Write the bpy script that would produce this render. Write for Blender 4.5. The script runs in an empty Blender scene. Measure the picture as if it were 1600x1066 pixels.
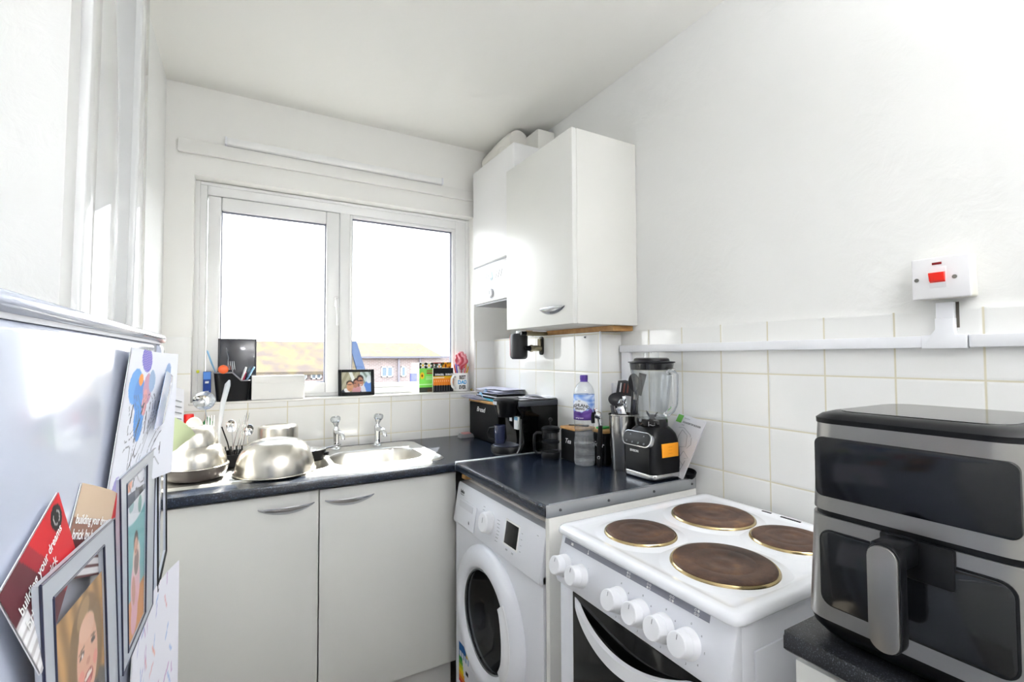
import bpy, bmesh, math, random
from mathutils import Vector, Matrix
R = math.radians
PI = math.pi
random.seed(7)
SC = bpy.context.scene
COL = SC.collection
FZ = -0.045          # floor level
W1 = 0.853           # sink worktop
W2 = 0.860           # worktop over the washing machine

# ---------------------------------------------------------------- materials
def lin(c):
    if isinstance(c, str):
        c = [int(c[i:i+2], 16)/255 for i in (0, 2, 4)]
    return tuple(x/12.92 if x <= .04045 else ((x+.055)/1.055)**2.4 for x in c[:3])
_m = {}
def nodes(name):
    m = bpy.data.materials.new(name); m.use_nodes = True
    nt = m.node_tree
    return m, nt, nt.nodes['Principled BSDF']
def setp(b, **k):
    for a, v in k.items():
        s = b.inputs[a.replace('_', ' ')]
        s.default_value = v
def mat(name, c, rough=.5, metal=0, coat=0, spec=.5, emit=None, estr=0, noise=0, nscale=60, bump=0, bscale=200, var=None):
    if name in _m: return _m[name]
    m, nt, b = nodes(name)
    c = lin(c)
    setp(b, Base_Color=(*c, 1), Roughness=rough, Metallic=metal, Coat_Weight=coat)
    b.inputs['Coat Roughness'].default_value = .05
    b.inputs['Specular IOR Level'].default_value = spec
    if emit:
        b.inputs['Emission Color'].default_value = (*lin(emit), 1); b.inputs['Emission Strength'].default_value = estr
    if var or noise:
        tc = nt.nodes.new('ShaderNodeTexCoord'); n = nt.nodes.new('ShaderNodeTexNoise'); n.inputs['Scale'].default_value = nscale
        n.inputs['Detail'].default_value = 5
        nt.links.new(tc.outputs['Object'], n.inputs['Vector'])
        mx = nt.nodes.new('ShaderNodeMix'); mx.data_type = 'RGBA'
        mx.inputs['A'].default_value = (*c, 1)
        mx.inputs['B'].default_value = (*lin(var), 1) if var else (*[x*(1-noise) for x in c], 1)
        rp = nt.nodes.new('ShaderNodeValToRGB'); rp.color_ramp.elements[0].position = .38; rp.color_ramp.elements[1].position = .66
        nt.links.new(n.outputs['Fac'], rp.inputs['Fac']); nt.links.new(rp.outputs['Color'], mx.inputs['Factor'])
        nt.links.new(mx.outputs['Result'], b.inputs['Base Color'])
    if bump:
        addbump(nt, b, bump, bscale)
    _m[name] = m
    return m
def addbump(nt, b, strength, scale, dist=.002, detail=4, distort=0):
    tc = nt.nodes.new('ShaderNodeTexCoord'); n = nt.nodes.new('ShaderNodeTexNoise')
    n.inputs['Scale'].default_value = scale; n.inputs['Detail'].default_value = detail; n.inputs['Distortion'].default_value = distort
    bp = nt.nodes.new('ShaderNodeBump'); bp.inputs['Strength'].default_value = strength; bp.inputs['Distance'].default_value = dist
    nt.links.new(tc.outputs['Object'], n.inputs['Vector']); nt.links.new(n.outputs['Fac'], bp.inputs['Height'])
    nt.links.new(bp.outputs['Normal'], b.inputs['Normal'])
def brushed(name, c, rough=.28, axis=2, scale=900, amount=.25):
    m, nt, b = nodes(name)
    setp(b, Base_Color=(*lin(c), 1), Metallic=1, Roughness=rough)
    tc = nt.nodes.new('ShaderNodeTexCoord'); mp = nt.nodes.new('ShaderNodeMapping')
    s = [scale]*3; s[axis] = 4
    mp.inputs['Scale'].default_value = s
    n = nt.nodes.new('ShaderNodeTexNoise'); n.inputs['Scale'].default_value = 1; n.inputs['Detail'].default_value = 3
    nt.links.new(tc.outputs['Object'], mp.inputs['Vector']); nt.links.new(mp.outputs['Vector'], n.inputs['Vector'])
    mr = nt.nodes.new('ShaderNodeMapRange'); mr.inputs['To Min'].default_value = rough*(1-amount); mr.inputs['To Max'].default_value = rough*(1+amount)
    nt.links.new(n.outputs['Fac'], mr.inputs['Value']); nt.links.new(mr.outputs['Result'], b.inputs['Roughness'])
    bp = nt.nodes.new('ShaderNodeBump'); bp.inputs['Strength'].default_value = .06; bp.inputs['Distance'].default_value = .0005
    nt.links.new(n.outputs['Fac'], bp.inputs['Height']); nt.links.new(bp.outputs['Normal'], b.inputs['Normal'])
    return m
def math_node(nt, op, a, b=None, c=None):
    n = nt.nodes.new('ShaderNodeMath'); n.operation = op
    for i, v in enumerate((a, b, c)):
        if v is None: continue
        if isinstance(v, (int, float)): n.inputs[i].default_value = v
        else: nt.links.new(v, n.inputs[i])
    return n.outputs[0]
def tiles(name, axis, u0, v0, T=.152, g=.0032, c='f2f2f0', gc='d9d3bd', rough=.09):
    """glazed square tiles: world position along axis ('X' or 'Y') and Z, grout lines at u0 + kT and v0 + kT"""
    m, nt, b = nodes(name)
    geo = nt.nodes.new('ShaderNodeNewGeometry'); sp = nt.nodes.new('ShaderNodeSeparateXYZ')
    nt.links.new(geo.outputs['Position'], sp.inputs[0])
    def dist(o, o0):
        x = math_node(nt, 'SUBTRACT', o, o0); x = math_node(nt, 'DIVIDE', x, T)
        f = math_node(nt, 'FRACT', x); f2 = math_node(nt, 'SUBTRACT', 1, f)
        return math_node(nt, 'MULTIPLY', math_node(nt, 'MINIMUM', f, f2), T), math_node(nt, 'FLOOR', x)
    du, iu = dist(sp.outputs[axis], u0); dv, iv = dist(sp.outputs['Z'], v0)
    d = math_node(nt, 'MINIMUM', du, dv)
    mr = nt.nodes.new('ShaderNodeMapRange'); mr.inputs['From Min'].default_value = g*.4; mr.inputs['From Max'].default_value = g*.75
    nt.links.new(d, mr.inputs['Value'])
    mx = nt.nodes.new('ShaderNodeMix'); mx.data_type = 'RGBA'
    mx.inputs['A'].default_value = (*lin(gc), 1); mx.inputs['B'].default_value = (*lin(c), 1)
    nt.links.new(mr.outputs['Result'], mx.inputs['Factor']); nt.links.new(mx.outputs['Result'], b.inputs['Base Color'])
    rg = math_node(nt, 'MULTIPLY_ADD', mr.outputs['Result'], rough-.7, .7); nt.links.new(rg, b.inputs['Roughness'])
    # soft pillowed edge, slight waviness and a small tilt of each tile
    m2 = nt.nodes.new('ShaderNodeMapRange'); m2.interpolation_type = 'SMOOTHSTEP'; m2.inputs['From Min'].default_value = 0; m2.inputs['From Max'].default_value = g*2.2
    nt.links.new(d, m2.inputs['Value'])
    n = nt.nodes.new('ShaderNodeTexNoise'); n.inputs['Scale'].default_value = 16; n.inputs['Detail'].default_value = 2
    nt.links.new(geo.outputs['Position'], n.inputs['Vector'])
    h = math_node(nt, 'MULTIPLY_ADD', n.outputs['Fac'], .32, m2.outputs['Result'])
    bp = nt.nodes.new('ShaderNodeBump'); bp.inputs['Strength'].default_value = .35; bp.inputs['Distance'].default_value = .0018
    nt.links.new(h, bp.inputs['Height']); nt.links.new(bp.outputs['Normal'], b.inputs['Normal'])
    return m
def plaster(name, c, scale=14, strength=.22):
    m, nt, b = nodes(name)
    setp(b, Base_Color=(*lin(c), 1), Roughness=.62)
    b.inputs['Specular IOR Level'].default_value = .3
    geo = nt.nodes.new('ShaderNodeNewGeometry')
    n = nt.nodes.new('ShaderNodeTexNoise'); n.inputs['Scale'].default_value = scale; n.inputs['Detail'].default_value = 7; n.inputs['Distortion'].default_value = 1.6
    n.inputs['Roughness'].default_value = .62
    w = nt.nodes.new('ShaderNodeTexWave'); w.wave_type = 'RINGS'; w.rings_direction = 'SPHERICAL'
    w.inputs['Scale'].default_value = 3.2; w.inputs['Distortion'].default_value = 16; w.inputs['Detail'].default_value = 5; w.inputs['Detail Scale'].default_value = 1.6
    for q in (n, w): nt.links.new(geo.outputs['Position'], q.inputs['Vector'])
    h = math_node(nt, 'MULTIPLY_ADD', w.outputs['Fac'], .35, n.outputs['Fac'])
    bp = nt.nodes.new('ShaderNodeBump'); bp.inputs['Strength'].default_value = strength; bp.inputs['Distance'].default_value = .006
    nt.links.new(h, bp.inputs['Height']); nt.links.new(bp.outputs['Normal'], b.inputs['Normal'])
    return m
def laminate(name, base, fleck, scale=420, rough=.32, thr=.63):
    m, nt, b = nodes(name)
    geo = nt.nodes.new('ShaderNodeNewGeometry')
    n = nt.nodes.new('ShaderNodeTexNoise'); n.inputs['Scale'].default_value = scale; n.inputs['Detail'].default_value = 2
    rp = nt.nodes.new('ShaderNodeValToRGB'); e = rp.color_ramp.elements
    e[0].position = thr-.08; e[0].color = (*lin(base), 1); e[1].position = thr+.1; e[1].color = (*lin(fleck), 1)
    nt.links.new(geo.outputs['Position'], n.inputs['Vector']); nt.links.new(n.outputs['Fac'], rp.inputs['Fac'])
    nt.links.new(rp.outputs['Color'], b.inputs['Base Color'])
    setp(b, Roughness=rough)
    bp = nt.nodes.new('ShaderNodeBump'); bp.inputs['Strength'].default_value = .12; bp.inputs['Distance'].default_value = .0006
    nt.links.new(n.outputs['Fac'], bp.inputs['Height']); nt.links.new(bp.outputs['Normal'], b.inputs['Normal'])
    return m
def clear(name, tint=(1, 1, 1), rough=.02, ior=1.45, edge=.0, edgec=(.6, .65, .7), gain=1, glint_white=0):
    """thin clear pane or shell: lets light straight through, mirrors by Fresnel; edge = how much the rim darkens"""
    m = bpy.data.materials.new(name); m.use_nodes = True; nt = m.node_tree; nt.nodes.clear()
    o = nt.nodes.new('ShaderNodeOutputMaterial'); t = nt.nodes.new('ShaderNodeBsdfTransparent'); g = nt.nodes.new('ShaderNodeBsdfGlossy')
    t.inputs['Color'].default_value = (*tint, 1); g.inputs['Roughness'].default_value = rough
    lf = nt.nodes.new('ShaderNodeLayerWeight'); lf.inputs['Blend'].default_value = .5      # Schlick's Fresnel
    f0 = ((ior-1)/(ior+1))**2
    fr = math_node(nt, 'MULTIPLY_ADD', math_node(nt, 'POWER', lf.outputs['Facing'], 5), (1-f0)*gain, f0*gain)
    x = nt.nodes.new('ShaderNodeMixShader'); nt.links.new(fr, x.inputs[0]); nt.links.new(t.outputs[0], x.inputs[1]); nt.links.new(g.outputs[0], x.inputs[2])
    if edge:
        lw = nt.nodes.new('ShaderNodeLayerWeight'); lw.inputs['Blend'].default_value = .35
        mx = nt.nodes.new('ShaderNodeMix'); mx.data_type = 'RGBA'; mx.inputs['A'].default_value = (*tint, 1); mx.inputs['B'].default_value = (*edgec, 1)
        fm = math_node(nt, 'MULTIPLY', lw.outputs['Facing'], edge)
        nt.links.new(fm, mx.inputs['Factor']); nt.links.new(mx.outputs['Result'], t.inputs['Color'])
    if glint_white:
        df = nt.nodes.new('ShaderNodeBsdfDiffuse'); df.inputs['Color'].default_value = (.9, .93, .97, 1); x2 = nt.nodes.new('ShaderNodeMixShader')
        x2.inputs[0].default_value = glint_white; nt.links.new(x.outputs[0], x2.inputs[1]); nt.links.new(df.outputs[0], x2.inputs[2]); x = x2
    nt.links.new(x.outputs[0], o.inputs[0])
    return m
def paintmat(name, rough=.35, coat=0, spec=.5):
    m, nt, b = nodes(name)
    a = nt.nodes.new('ShaderNodeVertexColor'); a.layer_name = 'Col'
    nt.links.new(a.outputs['Color'], b.inputs['Base Color']); setp(b, Roughness=rough, Coat_Weight=coat)
    b.inputs['Specular IOR Level'].default_value = spec
    return m

# ---------------------------------------------------------------- mesh builder
class B:
    def __init__(s): s.bm = bmesh.new()
    def _xf(s, vs, M):
        if M is not None: bmesh.ops.transform(s.bm, matrix=M, verts=vs)
    def box(s, x0, x1, y0, y1, z0, z1, bev=0, seg=2, M=None):
        r = bmesh.ops.create_cube(s.bm, size=1)
        vs = r['verts']
        for v in vs: v.co = Vector(((x0+x1)/2+v.co.x*(x1-x0), (y0+y1)/2+v.co.y*(y1-y0), (z0+z1)/2+v.co.z*(z1-z0)))
        if bev:
            es = list({e for v in vs for e in v.link_edges})
            q = bmesh.ops.bevel(s.bm, geom=es, offset=bev, segments=seg, affect='EDGES', profile=.5)
            vs = list({v for f in q['faces'] for v in f.verts} | {v for v in vs if v.is_valid})
        s._xf(vs, M); return s
    def prism(s, poly, axis, lo, hi, bev=0, seg=2, M=None):
        """poly: (a, b) pairs; axis x -> (y,z), y -> (x,z), z -> (x,y)"""
        def P(a, b, t): return {'x': (t, a, b), 'y': (a, t, b), 'z': (a, b, t)}[axis]
        A = [s.bm.verts.new(P(a, b, lo)) for a, b in poly]; C = [s.bm.verts.new(P(a, b, hi)) for a, b in poly]
        n = len(poly); fs = [s.bm.faces.new(A), s.bm.faces.new(C[::-1])]
        for i in range(n): fs.append(s.bm.faces.new((A[i], C[i], C[(i+1) % n], A[(i+1) % n])))
        bmesh.ops.recalc_face_normals(s.bm, faces=fs)
        vs = A+C
        if bev:
            es = list({e for f in fs[:2] for e in f.edges})
            q = bmesh.ops.bevel(s.bm, geom=es, offset=bev, segments=seg, affect='EDGES', profile=.5)
            vs = list({v for f in q['faces'] for v in f.verts} | {v for v in vs if v.is_valid})
        s._xf(vs, M); return s
    def lathe(s, prof, c=(0, 0, 0), d=(0, 0, 1), seg=40, closed=False, sx=1, sy=1):
        """prof: (radius, height) pairs turned about d through c"""
        q = Vector((0, 0, 1)).rotation_difference(Vector(d).normalized()); c = Vector(c)
        rings = []
        for r, h in prof:
            if r < 1e-6: rings.append([s.bm.verts.new(c+q @ Vector((0, 0, h)))])
            else: rings.append([s.bm.verts.new(c+q @ Vector((r*sx*math.cos(2*PI*i/seg), r*sy*math.sin(2*PI*i/seg), h))) for i in range(seg)])
        fs = []
        prs = list(zip(rings, rings[1:]))
        if closed: prs.append((rings[-1], rings[0]))
        for a, b in prs:
            for i in range(seg):
                j = (i+1) % seg
                if len(a) == 1 and len(b) == 1: continue
                if len(a) == 1: fs.append(s.bm.faces.new((a[0], b[i], b[j])))
                elif len(b) == 1: fs.append(s.bm.faces.new((a[i], a[j], b[0])))
                else: fs.append(s.bm.faces.new((a[i], a[j], b[j], b[i])))
        bmesh.ops.recalc_face_normals(s.bm, faces=fs)
        return s
    def cyl(s, p0, p1, r0, r1=None, seg=24, bev=0):
        r1 = r0 if r1 is None else r1; p0 = Vector(p0); p1 = Vector(p1); L = (p1-p0).length
        pr = [(0, 0), (r0-bev, 0)] + ([(r0, bev)] if bev else []) + ([(r1, L-bev)] if bev else []) + [(r1-bev, L), (0, L)]
        return s.lathe(pr, p0, p1-p0, seg)
    def tube(s, pts, r, seg=10, flat=1.0):
        pts = [Vector(p) for p in pts]; n = len(pts)
        rs = r if isinstance(r, (list, tuple)) else [r]*n
        t0 = (pts[1]-pts[0]).normalized(); up = Vector((0, 0, 1)) if abs(t0.z) < .9 else Vector((1, 0, 0))
        nrm = t0.cross(up).normalized(); rings = []
        for i, p in enumerate(pts):
            t = (pts[min(i+1, n-1)]-pts[max(i-1, 0)]).normalized()
            nrm = (nrm-t*nrm.dot(t)).normalized(); bn = t.cross(nrm)
            rings.append([s.bm.verts.new(p+(nrm*math.cos(2*PI*k/seg)+bn*math.sin(2*PI*k/seg)*flat)*rs[i]) for k in range(seg)])
        fs = [s.bm.faces.new(rings[0]), s.bm.faces.new(rings[-1][::-1])]
        for a, b in zip(rings, rings[1:]):
            for k in range(seg): fs.append(s.bm.faces.new((a[k], b[k], b[(k+1) % seg], a[(k+1) % seg])))
        bmesh.ops.recalc_face_normals(s.bm, faces=fs); return s
    def ball(s, c, r, seg=20, M=None):
        q = bmesh.ops.create_uvsphere(s.bm, u_segments=seg, v_segments=max(6, seg//2), radius=1)
        r = r if isinstance(r, (list, tuple)) else (r, r, r)
        for v in q['verts']: v.co = Vector((v.co.x*r[0], v.co.y*r[1], v.co.z*r[2]))
        if M is not None: bmesh.ops.transform(s.bm, matrix=M, verts=q['verts'])
        for v in q['verts']: v.co += Vector(c)
        return s
    def sheet(s, fn, nu, nv, col=None, thick=0):
        """grid surface fn(u, v), u and v from 0 to 1; col(u, v) -> sRGB paints a printed picture; thick gives it a back"""
        L = (s.bm.verts.layers.float_color.get('Col') or s.bm.verts.layers.float_color.new('Col')) if col else None
        g = [[s.bm.verts.new(fn(i/nu, j/nv)) for i in range(nu+1)] for j in range(nv+1)]
        fs = [s.bm.faces.new((g[j][i], g[j][i+1], g[j+1][i+1], g[j+1][i])) for j in range(nv) for i in range(nu)]
        if col:
            for j in range(nv+1):
                for i in range(nu+1): g[j][i][L] = (*lin(col(i/nu, j/nv)), 1)
        if thick:
            s.bm.normal_update()
            q = bmesh.ops.solidify(s.bm, geom=fs, thickness=thick)
        return s
def rrect(x0, x1, y0, y1, r, n=6):
    o = []
    for cx, cy, a in ((x1-r, y1-r, 0), (x0+r, y1-r, 90), (x0+r, y0+r, 180), (x1-r, y0+r, 270)):
        for k in range(n+1): t = R(a+90*k/n); o.append((cx+r*math.cos(t), cy+r*math.sin(t)))
    return o

# ---------------------------------------------------------------- objects
ORG = {}
def props(o, label=None, cat=None, group=None, kind=None):
    if label: o['label'] = label
    if cat: o['category'] = cat
    if group: o['group'] = group
    if kind: o['kind'] = kind
    return o
def thing(name, label, cat, loc, group=None, rz=0):
    """an Empty at the thing's base; its parts are built in world coordinates (or local ones where rz is used)"""
    o = bpy.data.objects.new(name, None); COL.objects.link(o)
    o.location = loc; o.rotation_euler = (0, 0, rz); o.empty_display_size = .05
    ORG[o.name] = Vector((0, 0, 0)) if rz else Vector(loc)
    return props(o, label, cat, group)
def place(o, loc, rz=0):
    o.location = loc; o.rotation_euler = (0, 0, rz); return o
def obj(name, b, m, parent=None, angle=35, label=None, cat=None, group=None, kind=None, mod=None):
    bm = b.bm
    root = parent
    while root is not None and root.parent is not None: root = root.parent
    if root is None:
        xs = [v.co for v in bm.verts]
        org = Vector(((min(v.x for v in xs)+max(v.x for v in xs))/2, (min(v.y for v in xs)+max(v.y for v in xs))/2, min(v.z for v in xs)))
    else: org = ORG[root.name]
    for v in bm.verts: v.co -= org
    me = bpy.data.meshes.new(name); bm.to_mesh(me); bm.free()
    for q in (m if isinstance(m, (list, tuple)) else [m]): me.materials.append(q)
    me.shade_smooth(); me.set_sharp_from_angle(angle=R(angle))
    o = bpy.data.objects.new(name, me); COL.objects.link(o)
    if parent is None: o.location = org; ORG[o.name] = org
    else: o.parent = parent
    return props(o, label, cat, group, kind)
def text(name, s, size, org, xd, up, m, parent, ext=.0002, align='CENTER', bold=0, shear=0, space=1, fn=None, sx=1):
    """lettering as a thin mesh: org is the text centre, xd the reading direction, up the letters' up"""
    cu = bpy.data.curves.new(name, 'FONT'); cu.body = s; cu.size = size; cu.extrude = ext; cu.align_x = align; cu.align_y = 'CENTER'
    cu.offset = bold; cu.shear = shear; cu.space_character = space; cu.resolution_u = 3
    t = bpy.data.objects.new(name, cu); COL.objects.link(t)
    me = bpy.data.meshes.new_from_object(t.evaluated_get(bpy.context.evaluated_depsgraph_get()))
    bpy.data.objects.remove(t); bpy.data.curves.remove(cu)
    b = B(); b.bm.from_mesh(me); bpy.data.meshes.remove(me)
    xd = Vector(xd).normalized(); up = Vector(up); up = (up-xd*up.dot(xd)).normalized(); n = xd.cross(up)
    for v in b.bm.verts:
        if fn: v.co = Vector(fn(v.co.x*sx, v.co.y, v.co.z))
        else: v.co = Vector(org)+xd*v.co.x*sx+up*v.co.y+n*v.co.z
    return obj(name, b, m, parent)
def copytree(o, label=None, group=None, loc=None, rz=None):
    c = o.copy(); COL.objects.link(c)
    if label: c['label'] = label
    if group: c['group'] = group
    if loc: c.location = loc
    if rz is not None: c.rotation_euler.z = rz
    ORG[c.name] = ORG.get(o.name, Vector())
    for ch in list(o.children):
        k = ch.copy(); COL.objects.link(k); k.parent = c
        for g in list(ch.children):
            q = g.copy(); COL.objects.link(q); q.parent = k
    return c

# shared materials
WHITEW = plaster('painted_textured_wall', 'f3f3f1')
CEILM = plaster('painted_ceiling', 'f8f7f2', scale=9, strength=.16)
SMOOTHW = mat('white_wall_paint_smooth', 'f8f7f3', .55)
UPVC = mat('white_upvc', 'f9f9f8', .22)
GLOSSW = mat('white_gloss_paint', 'f1f2f2', .12, coat=.5)
DOORW = mat('white_laminate_door', 'eeeeea', .34)
CARC = mat('white_melamine_side', 'ecebe6', .4)
ENAM = mat('white_enamel', 'f1f3f8', .13, coat=.6)
APPW = mat('white_appliance_paint', 'eef0f7', .28)
PLASTW = mat('white_plastic', 'f1f2f6', .3)
BLKP = mat('black_plastic', '101114', .34, spec=.22)
BLKG = mat('black_gloss', '060708', .08, spec=.32)
BLKM = mat('black_matt_tin', '121315', .5, spec=.1)
GREYM = mat('grey_metal_strip', 'b9bcc0', .38, metal=.85)
CHROME = mat('chrome', 'e3e5e8', .06, metal=1)
STEEL = brushed('brushed_steel', 'cfcfcd', .26, 2)
STEELH = brushed('brushed_steel_across', '9a9997', .33, 1)
SINKM = mat('satin_stainless', 'd0cec9', .34, metal=1, bump=.04, bscale=900)
BOWLM = mat('spun_stainless', 'd2cec5', .27, metal=1)
LAM = laminate('black_flecked_laminate', '161d2a', '3c4a5e', 230, .22)
LAM2 = laminate('black_sparkle_laminate', '15161a', '5f636c', 520, .36, .64)
WOOD = mat('pale_wood', 'c79a5f', .5, var='b17f46', nscale=30)
PAPER = mat('white_paper', 'f0f0f4', .7)
INK = mat('black_ink', '121214', .6)
GREYI = mat('grey_ink', '8d9096', .6)
WHITEI = mat('white_ink', 'f4f4f4', .5)
RUBBER = mat('dark_rubber', '3c3e42', .6)
GLASS = clear('window_glass', (.98, .99, .99))
JAR = clear('clear_glass_jar', (.97, .98, .985), .015, 1.75, .55, (.6, .63, .67))
GLASSR, _nt, _b = nodes('solid_clear_glass'); setp(_b, Base_Color=(.98, .99, 1, 1), Roughness=.01, IOR=1.48, Transmission_Weight=1)
PET = clear('clear_bottle_plastic', (.97, .98, .995), .04, 1.8, .5, (.75, .79, .83), glint_white=.09)  # white mixed in evenly, standing for glints and refracted light
PIC = paintmat('printed_card', .6, 0, .2)
PICG = paintmat('glossy_photo_print', .4, 0, .25)
SKY, SUN, CEIL_FILL, FLOOR_FILL, EXPO = 3.4, 13.0, 10.0, 240.0, 1.22  # sky, sun, the two added fill lights, then exposure
# ---------------------------------------------------------------- the room
CZ = 2.38
def struct(name, b, m, parent=None, **k):
    return obj(name, b, m, parent, kind=None if parent else 'structure', **k)
def slab(name, m, *a, **k): return struct(name, B().box(*a), m, **k)
slab('floor', mat('vinyl_floor', '9b948a', .4, noise=.15, nscale=25), -2.4, .1, -4.0, .25, FZ-.08, FZ)
slab('ceiling', CEILM, -2.4, .1, -4.0, .25, CZ, CZ+.1)
slab('wall_right', WHITEW, 0, .12, -4.0, .25, FZ, CZ)
WL, WR, WB, WT = -1.487, -.231, 1.070, 2.011      # window opening
b = B()
b.box(-1.7, WL, 0, .22, FZ, CZ).box(WR, 0, 0, .22, FZ, CZ).box(WL, WR, 0, .22, FZ, WB).box(WL, WR, 0, .22, WT, CZ)
struct('wall_back', b, SMOOTHW)
slab('wall_left', WHITEW, -1.70, -1.585, -1.19, 0, FZ, CZ)
struct('wall_alcove_return', B().prism([(-1.275, FZ), (-1.270, 1.30), (-1.225, CZ), (-1.19, CZ), (-1.19, FZ)], 'x', -2.2, -1.572), WHITEW)
slab('wall_alcove_back', WHITEW, -2.3, -2.08, -4.0, -1.19, FZ, CZ)
slab('wall_rear', WHITEW, -2.08, 0, -4.0, -3.9, FZ, CZ)
# glazed tiles
TR = tiles('tiles_right_wall', 'Y', -1.0361, 1.2083)
TB = tiles('tiles_back_wall', 'X', -.9802, 1.0448)
TBX = tiles('tiles_boxing', 'Y', -.578, 1.198, .15)
slab('trim_1', TR, -.006, 0, -3.2, -.85, .60, 1.358)
b = B().box(-1.585, WR, -.006, 0, .80, WB).box(-1.585, WL, -.006, 0, WB, 1.345).box(WR, -.112, -.006, 0, .80, 1.345)
struct('trim_2', b, TB)
# tiled pipe boxing in the corner, below the boiler
slab('wall_pipe_boxing', SMOOTHW, -.106, 0, -.884, 0, FZ, 1.352)
b = B().box(-.112, -.106, -.884, -.006, .80, 1.355).box(-.112, -.0, -.890, -.884, .80, 1.355)
struct('trim_3', b, TBX)
struct('trim_4', B().box(-.1165, -.1085, -.8945, -.8865, .80, 1.357, .003), PLASTW)       # corner bead of the boxing
# board and blind rail over the window
struct('trim_6', B().box(-1.543, -.012, -.016, 0, 2.094, 2.148, .003), mat('white_painted_board', 'f3f2ee', .3))
r = thing('blind_rail', 'slim white blind rail on the board above the window', 'blind rail', (-.9, -.02, 2.15))
obj('rail', B().box(-1.374, -.425, -.036, 0, 2.149, 2.178, .004), UPVC, r)
for x in (-1.377, -.422): obj('end_cap', B().box(x-.004, x+.004, -.038, 0, 2.147, 2.180, .002), PLASTW, r)
# gloss painted cupboard door in the left wall
d = B().prism([(-.67, 2.17+.1), (-.722, 1.30), (-.73, FZ), (-1.15, FZ), (-1.143, 1.30), (-1.085, CZ-.05)], 'x', -1.60, -1.577, .001)
struct('door_1', d, mat('door_gloss_white', 'eef0f1', .07, coat=.7))
struct('trim_7', B().prism([(-1.217, FZ), (-1.211, 1.30), (-1.155, CZ), (-1.085, CZ), (-1.141, 1.30), (-1.150, FZ)], 'x', -1.60, -1.558, .006, 3), GLOSSW)
struct('trim_8', B().prism([(-.735, FZ), (-.722, 1.30), (-.664, CZ), (-.565, CZ), (-.565, FZ)], 'x', -1.60, -1.562, .006, 3), GLOSSW)
# window sill: white tiled board
struct('trim_10', B().box(WL-.006, WR+.004, -.013, .10, WB, 1.079, .003), mat('white_sill', 'f1f0ec', .2))

# ---------------------------------------------------------------- window
w = bpy.data.objects.new('window_1', None); COL.objects.link(w); w.location = (-.86, .09, WB); w['kind'] = 'structure'; ORG['window_1'] = Vector(w.location)
ZB = 1.079
b = B()
b.box(WL-.002, -1.444, .07, .14, ZB, WT, .004).box(-.306, WR+.002, .07, .14, ZB, WT, .004)
b.box(-1.444, -.306, .07, .14, ZB, 1.110, .004).box(-1.444, -.306, .07, .14, 1.955, WT, .004)
b.box(-.905, -.858, .072, .14, 1.105, 1.96, .004)
obj('frame', b, UPVC, w)
b = B()     # stepped bead round the frame
b.box(WL-.001, WL+.018, .062, .075, ZB, WT-.002, .003).box(WR-.018, WR+.001, .062, .075, ZB, WT-.002, .003).box(WL+.018, WR-.018, .062, .075, WT-.016, WT-.002, .003)
obj('frame_bead', b, UPVC, w)
s = obj('sash', B().box(-1.441, -1.392, .060, .11, 1.095, 1.951, .006).box(-.968, -.909, .060, .11, 1.095, 1.951, .006)
        .box(-1.392, -.968, .060, .11, 1.095, 1.145, .006).box(-1.392, -.968, .060, .11, 1.893, 1.951, .006), UPVC, w)
gk = mat('grey_window_gasket', '6d6f7e', .6)
def gasket(x0, x1, z0, z1, y):
    t = .006
    return B().box(x0, x0+t, y, y+.02, z0, z1).box(x1-t, x1, y, y+.02, z0, z1).box(x0, x1, y, y+.02, z1-t, z1).box(x0, x1, y, y+.02, z0, z0+t)
obj('gasket', gasket(-1.394, -.966, 1.143, 1.895, .072), gk, s)
obj('pane', B().box(-1.392, -.968, .086, .09, 1.145, 1.893), GLASS, s)
obj('bead', B().box(-.858, -.846, .078, .10, 1.11, 1.955, .003).box(-.324, -.306, .078, .10, 1.11, 1.955, .003)
    .box(-.846, -.324, .078, .10, 1.11, 1.128, .003).box(-.846, -.324, .078, .10, 1.940, 1.955, .003), UPVC, w)
obj('gasket', gasket(-.848, -.322, 1.126, 1.942, .088), gk, w)
obj('pane', B().box(-.846, -.324, .10, .104, 1.128, 1.940), GLASS, w)
h = obj('handle', B().box(-.932, -.914, .046, .062, 1.50, 1.55, .004), UPVC, s)
obj('lever', B().tube([(-.923, .05, 1.535), (-.923, .028, 1.53), (-.922, .022, 1.50), (-.920, .024, 1.41)], [.007, .008, .008, .006], 10), UPVC, s)
obj('bead', B().box(-1.47, -1.447, .085, .14, 1.079, 1.09), UPVC, w)

# ---------------------------------------------------------------- outside
GZ = -3.1
slab('ground_outside', mat('dark_asphalt_yard', '4a4a4a', .95, spec=0), -90, 90, .6, 140, GZ-.2, GZ)
YD = 48.0
C0 = Vector((-1.3103, -2.3145, 1.2612)); KD = (YD+2.3145)/11.3145
def O(x9, z9, y=YD):      # from the plane 9 m behind the window out to the houses
    k = (y+2.3145)/11.3145
    return C0.x+(x9-C0.x)*k, C0.z+(z9-C0.z)*k
BRK, nt, bb = nodes('pale_red_brick')
tc = nt.nodes.new('ShaderNodeNewGeometry'); sp = nt.nodes.new('ShaderNodeSeparateXYZ'); cb = nt.nodes.new('ShaderNodeCombineXYZ')
br = nt.nodes.new('ShaderNodeTexBrick'); nt.links.new(tc.outputs['Position'], sp.inputs[0]); nt.links.new(sp.outputs['X'], cb.inputs[0]); nt.links.new(sp.outputs['Z'], cb.inputs[1])
nt.links.new(cb.outputs[0], br.inputs['Vector']); nt.links.new(br.outputs['Color'], bb.inputs['Base Color'])
br.inputs['Scale'].default_value = 1; br.inputs['Brick Width'].default_value = .45; br.inputs['Row Height'].default_value = .15; br.inputs['Mortar Size'].default_value = .02
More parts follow.
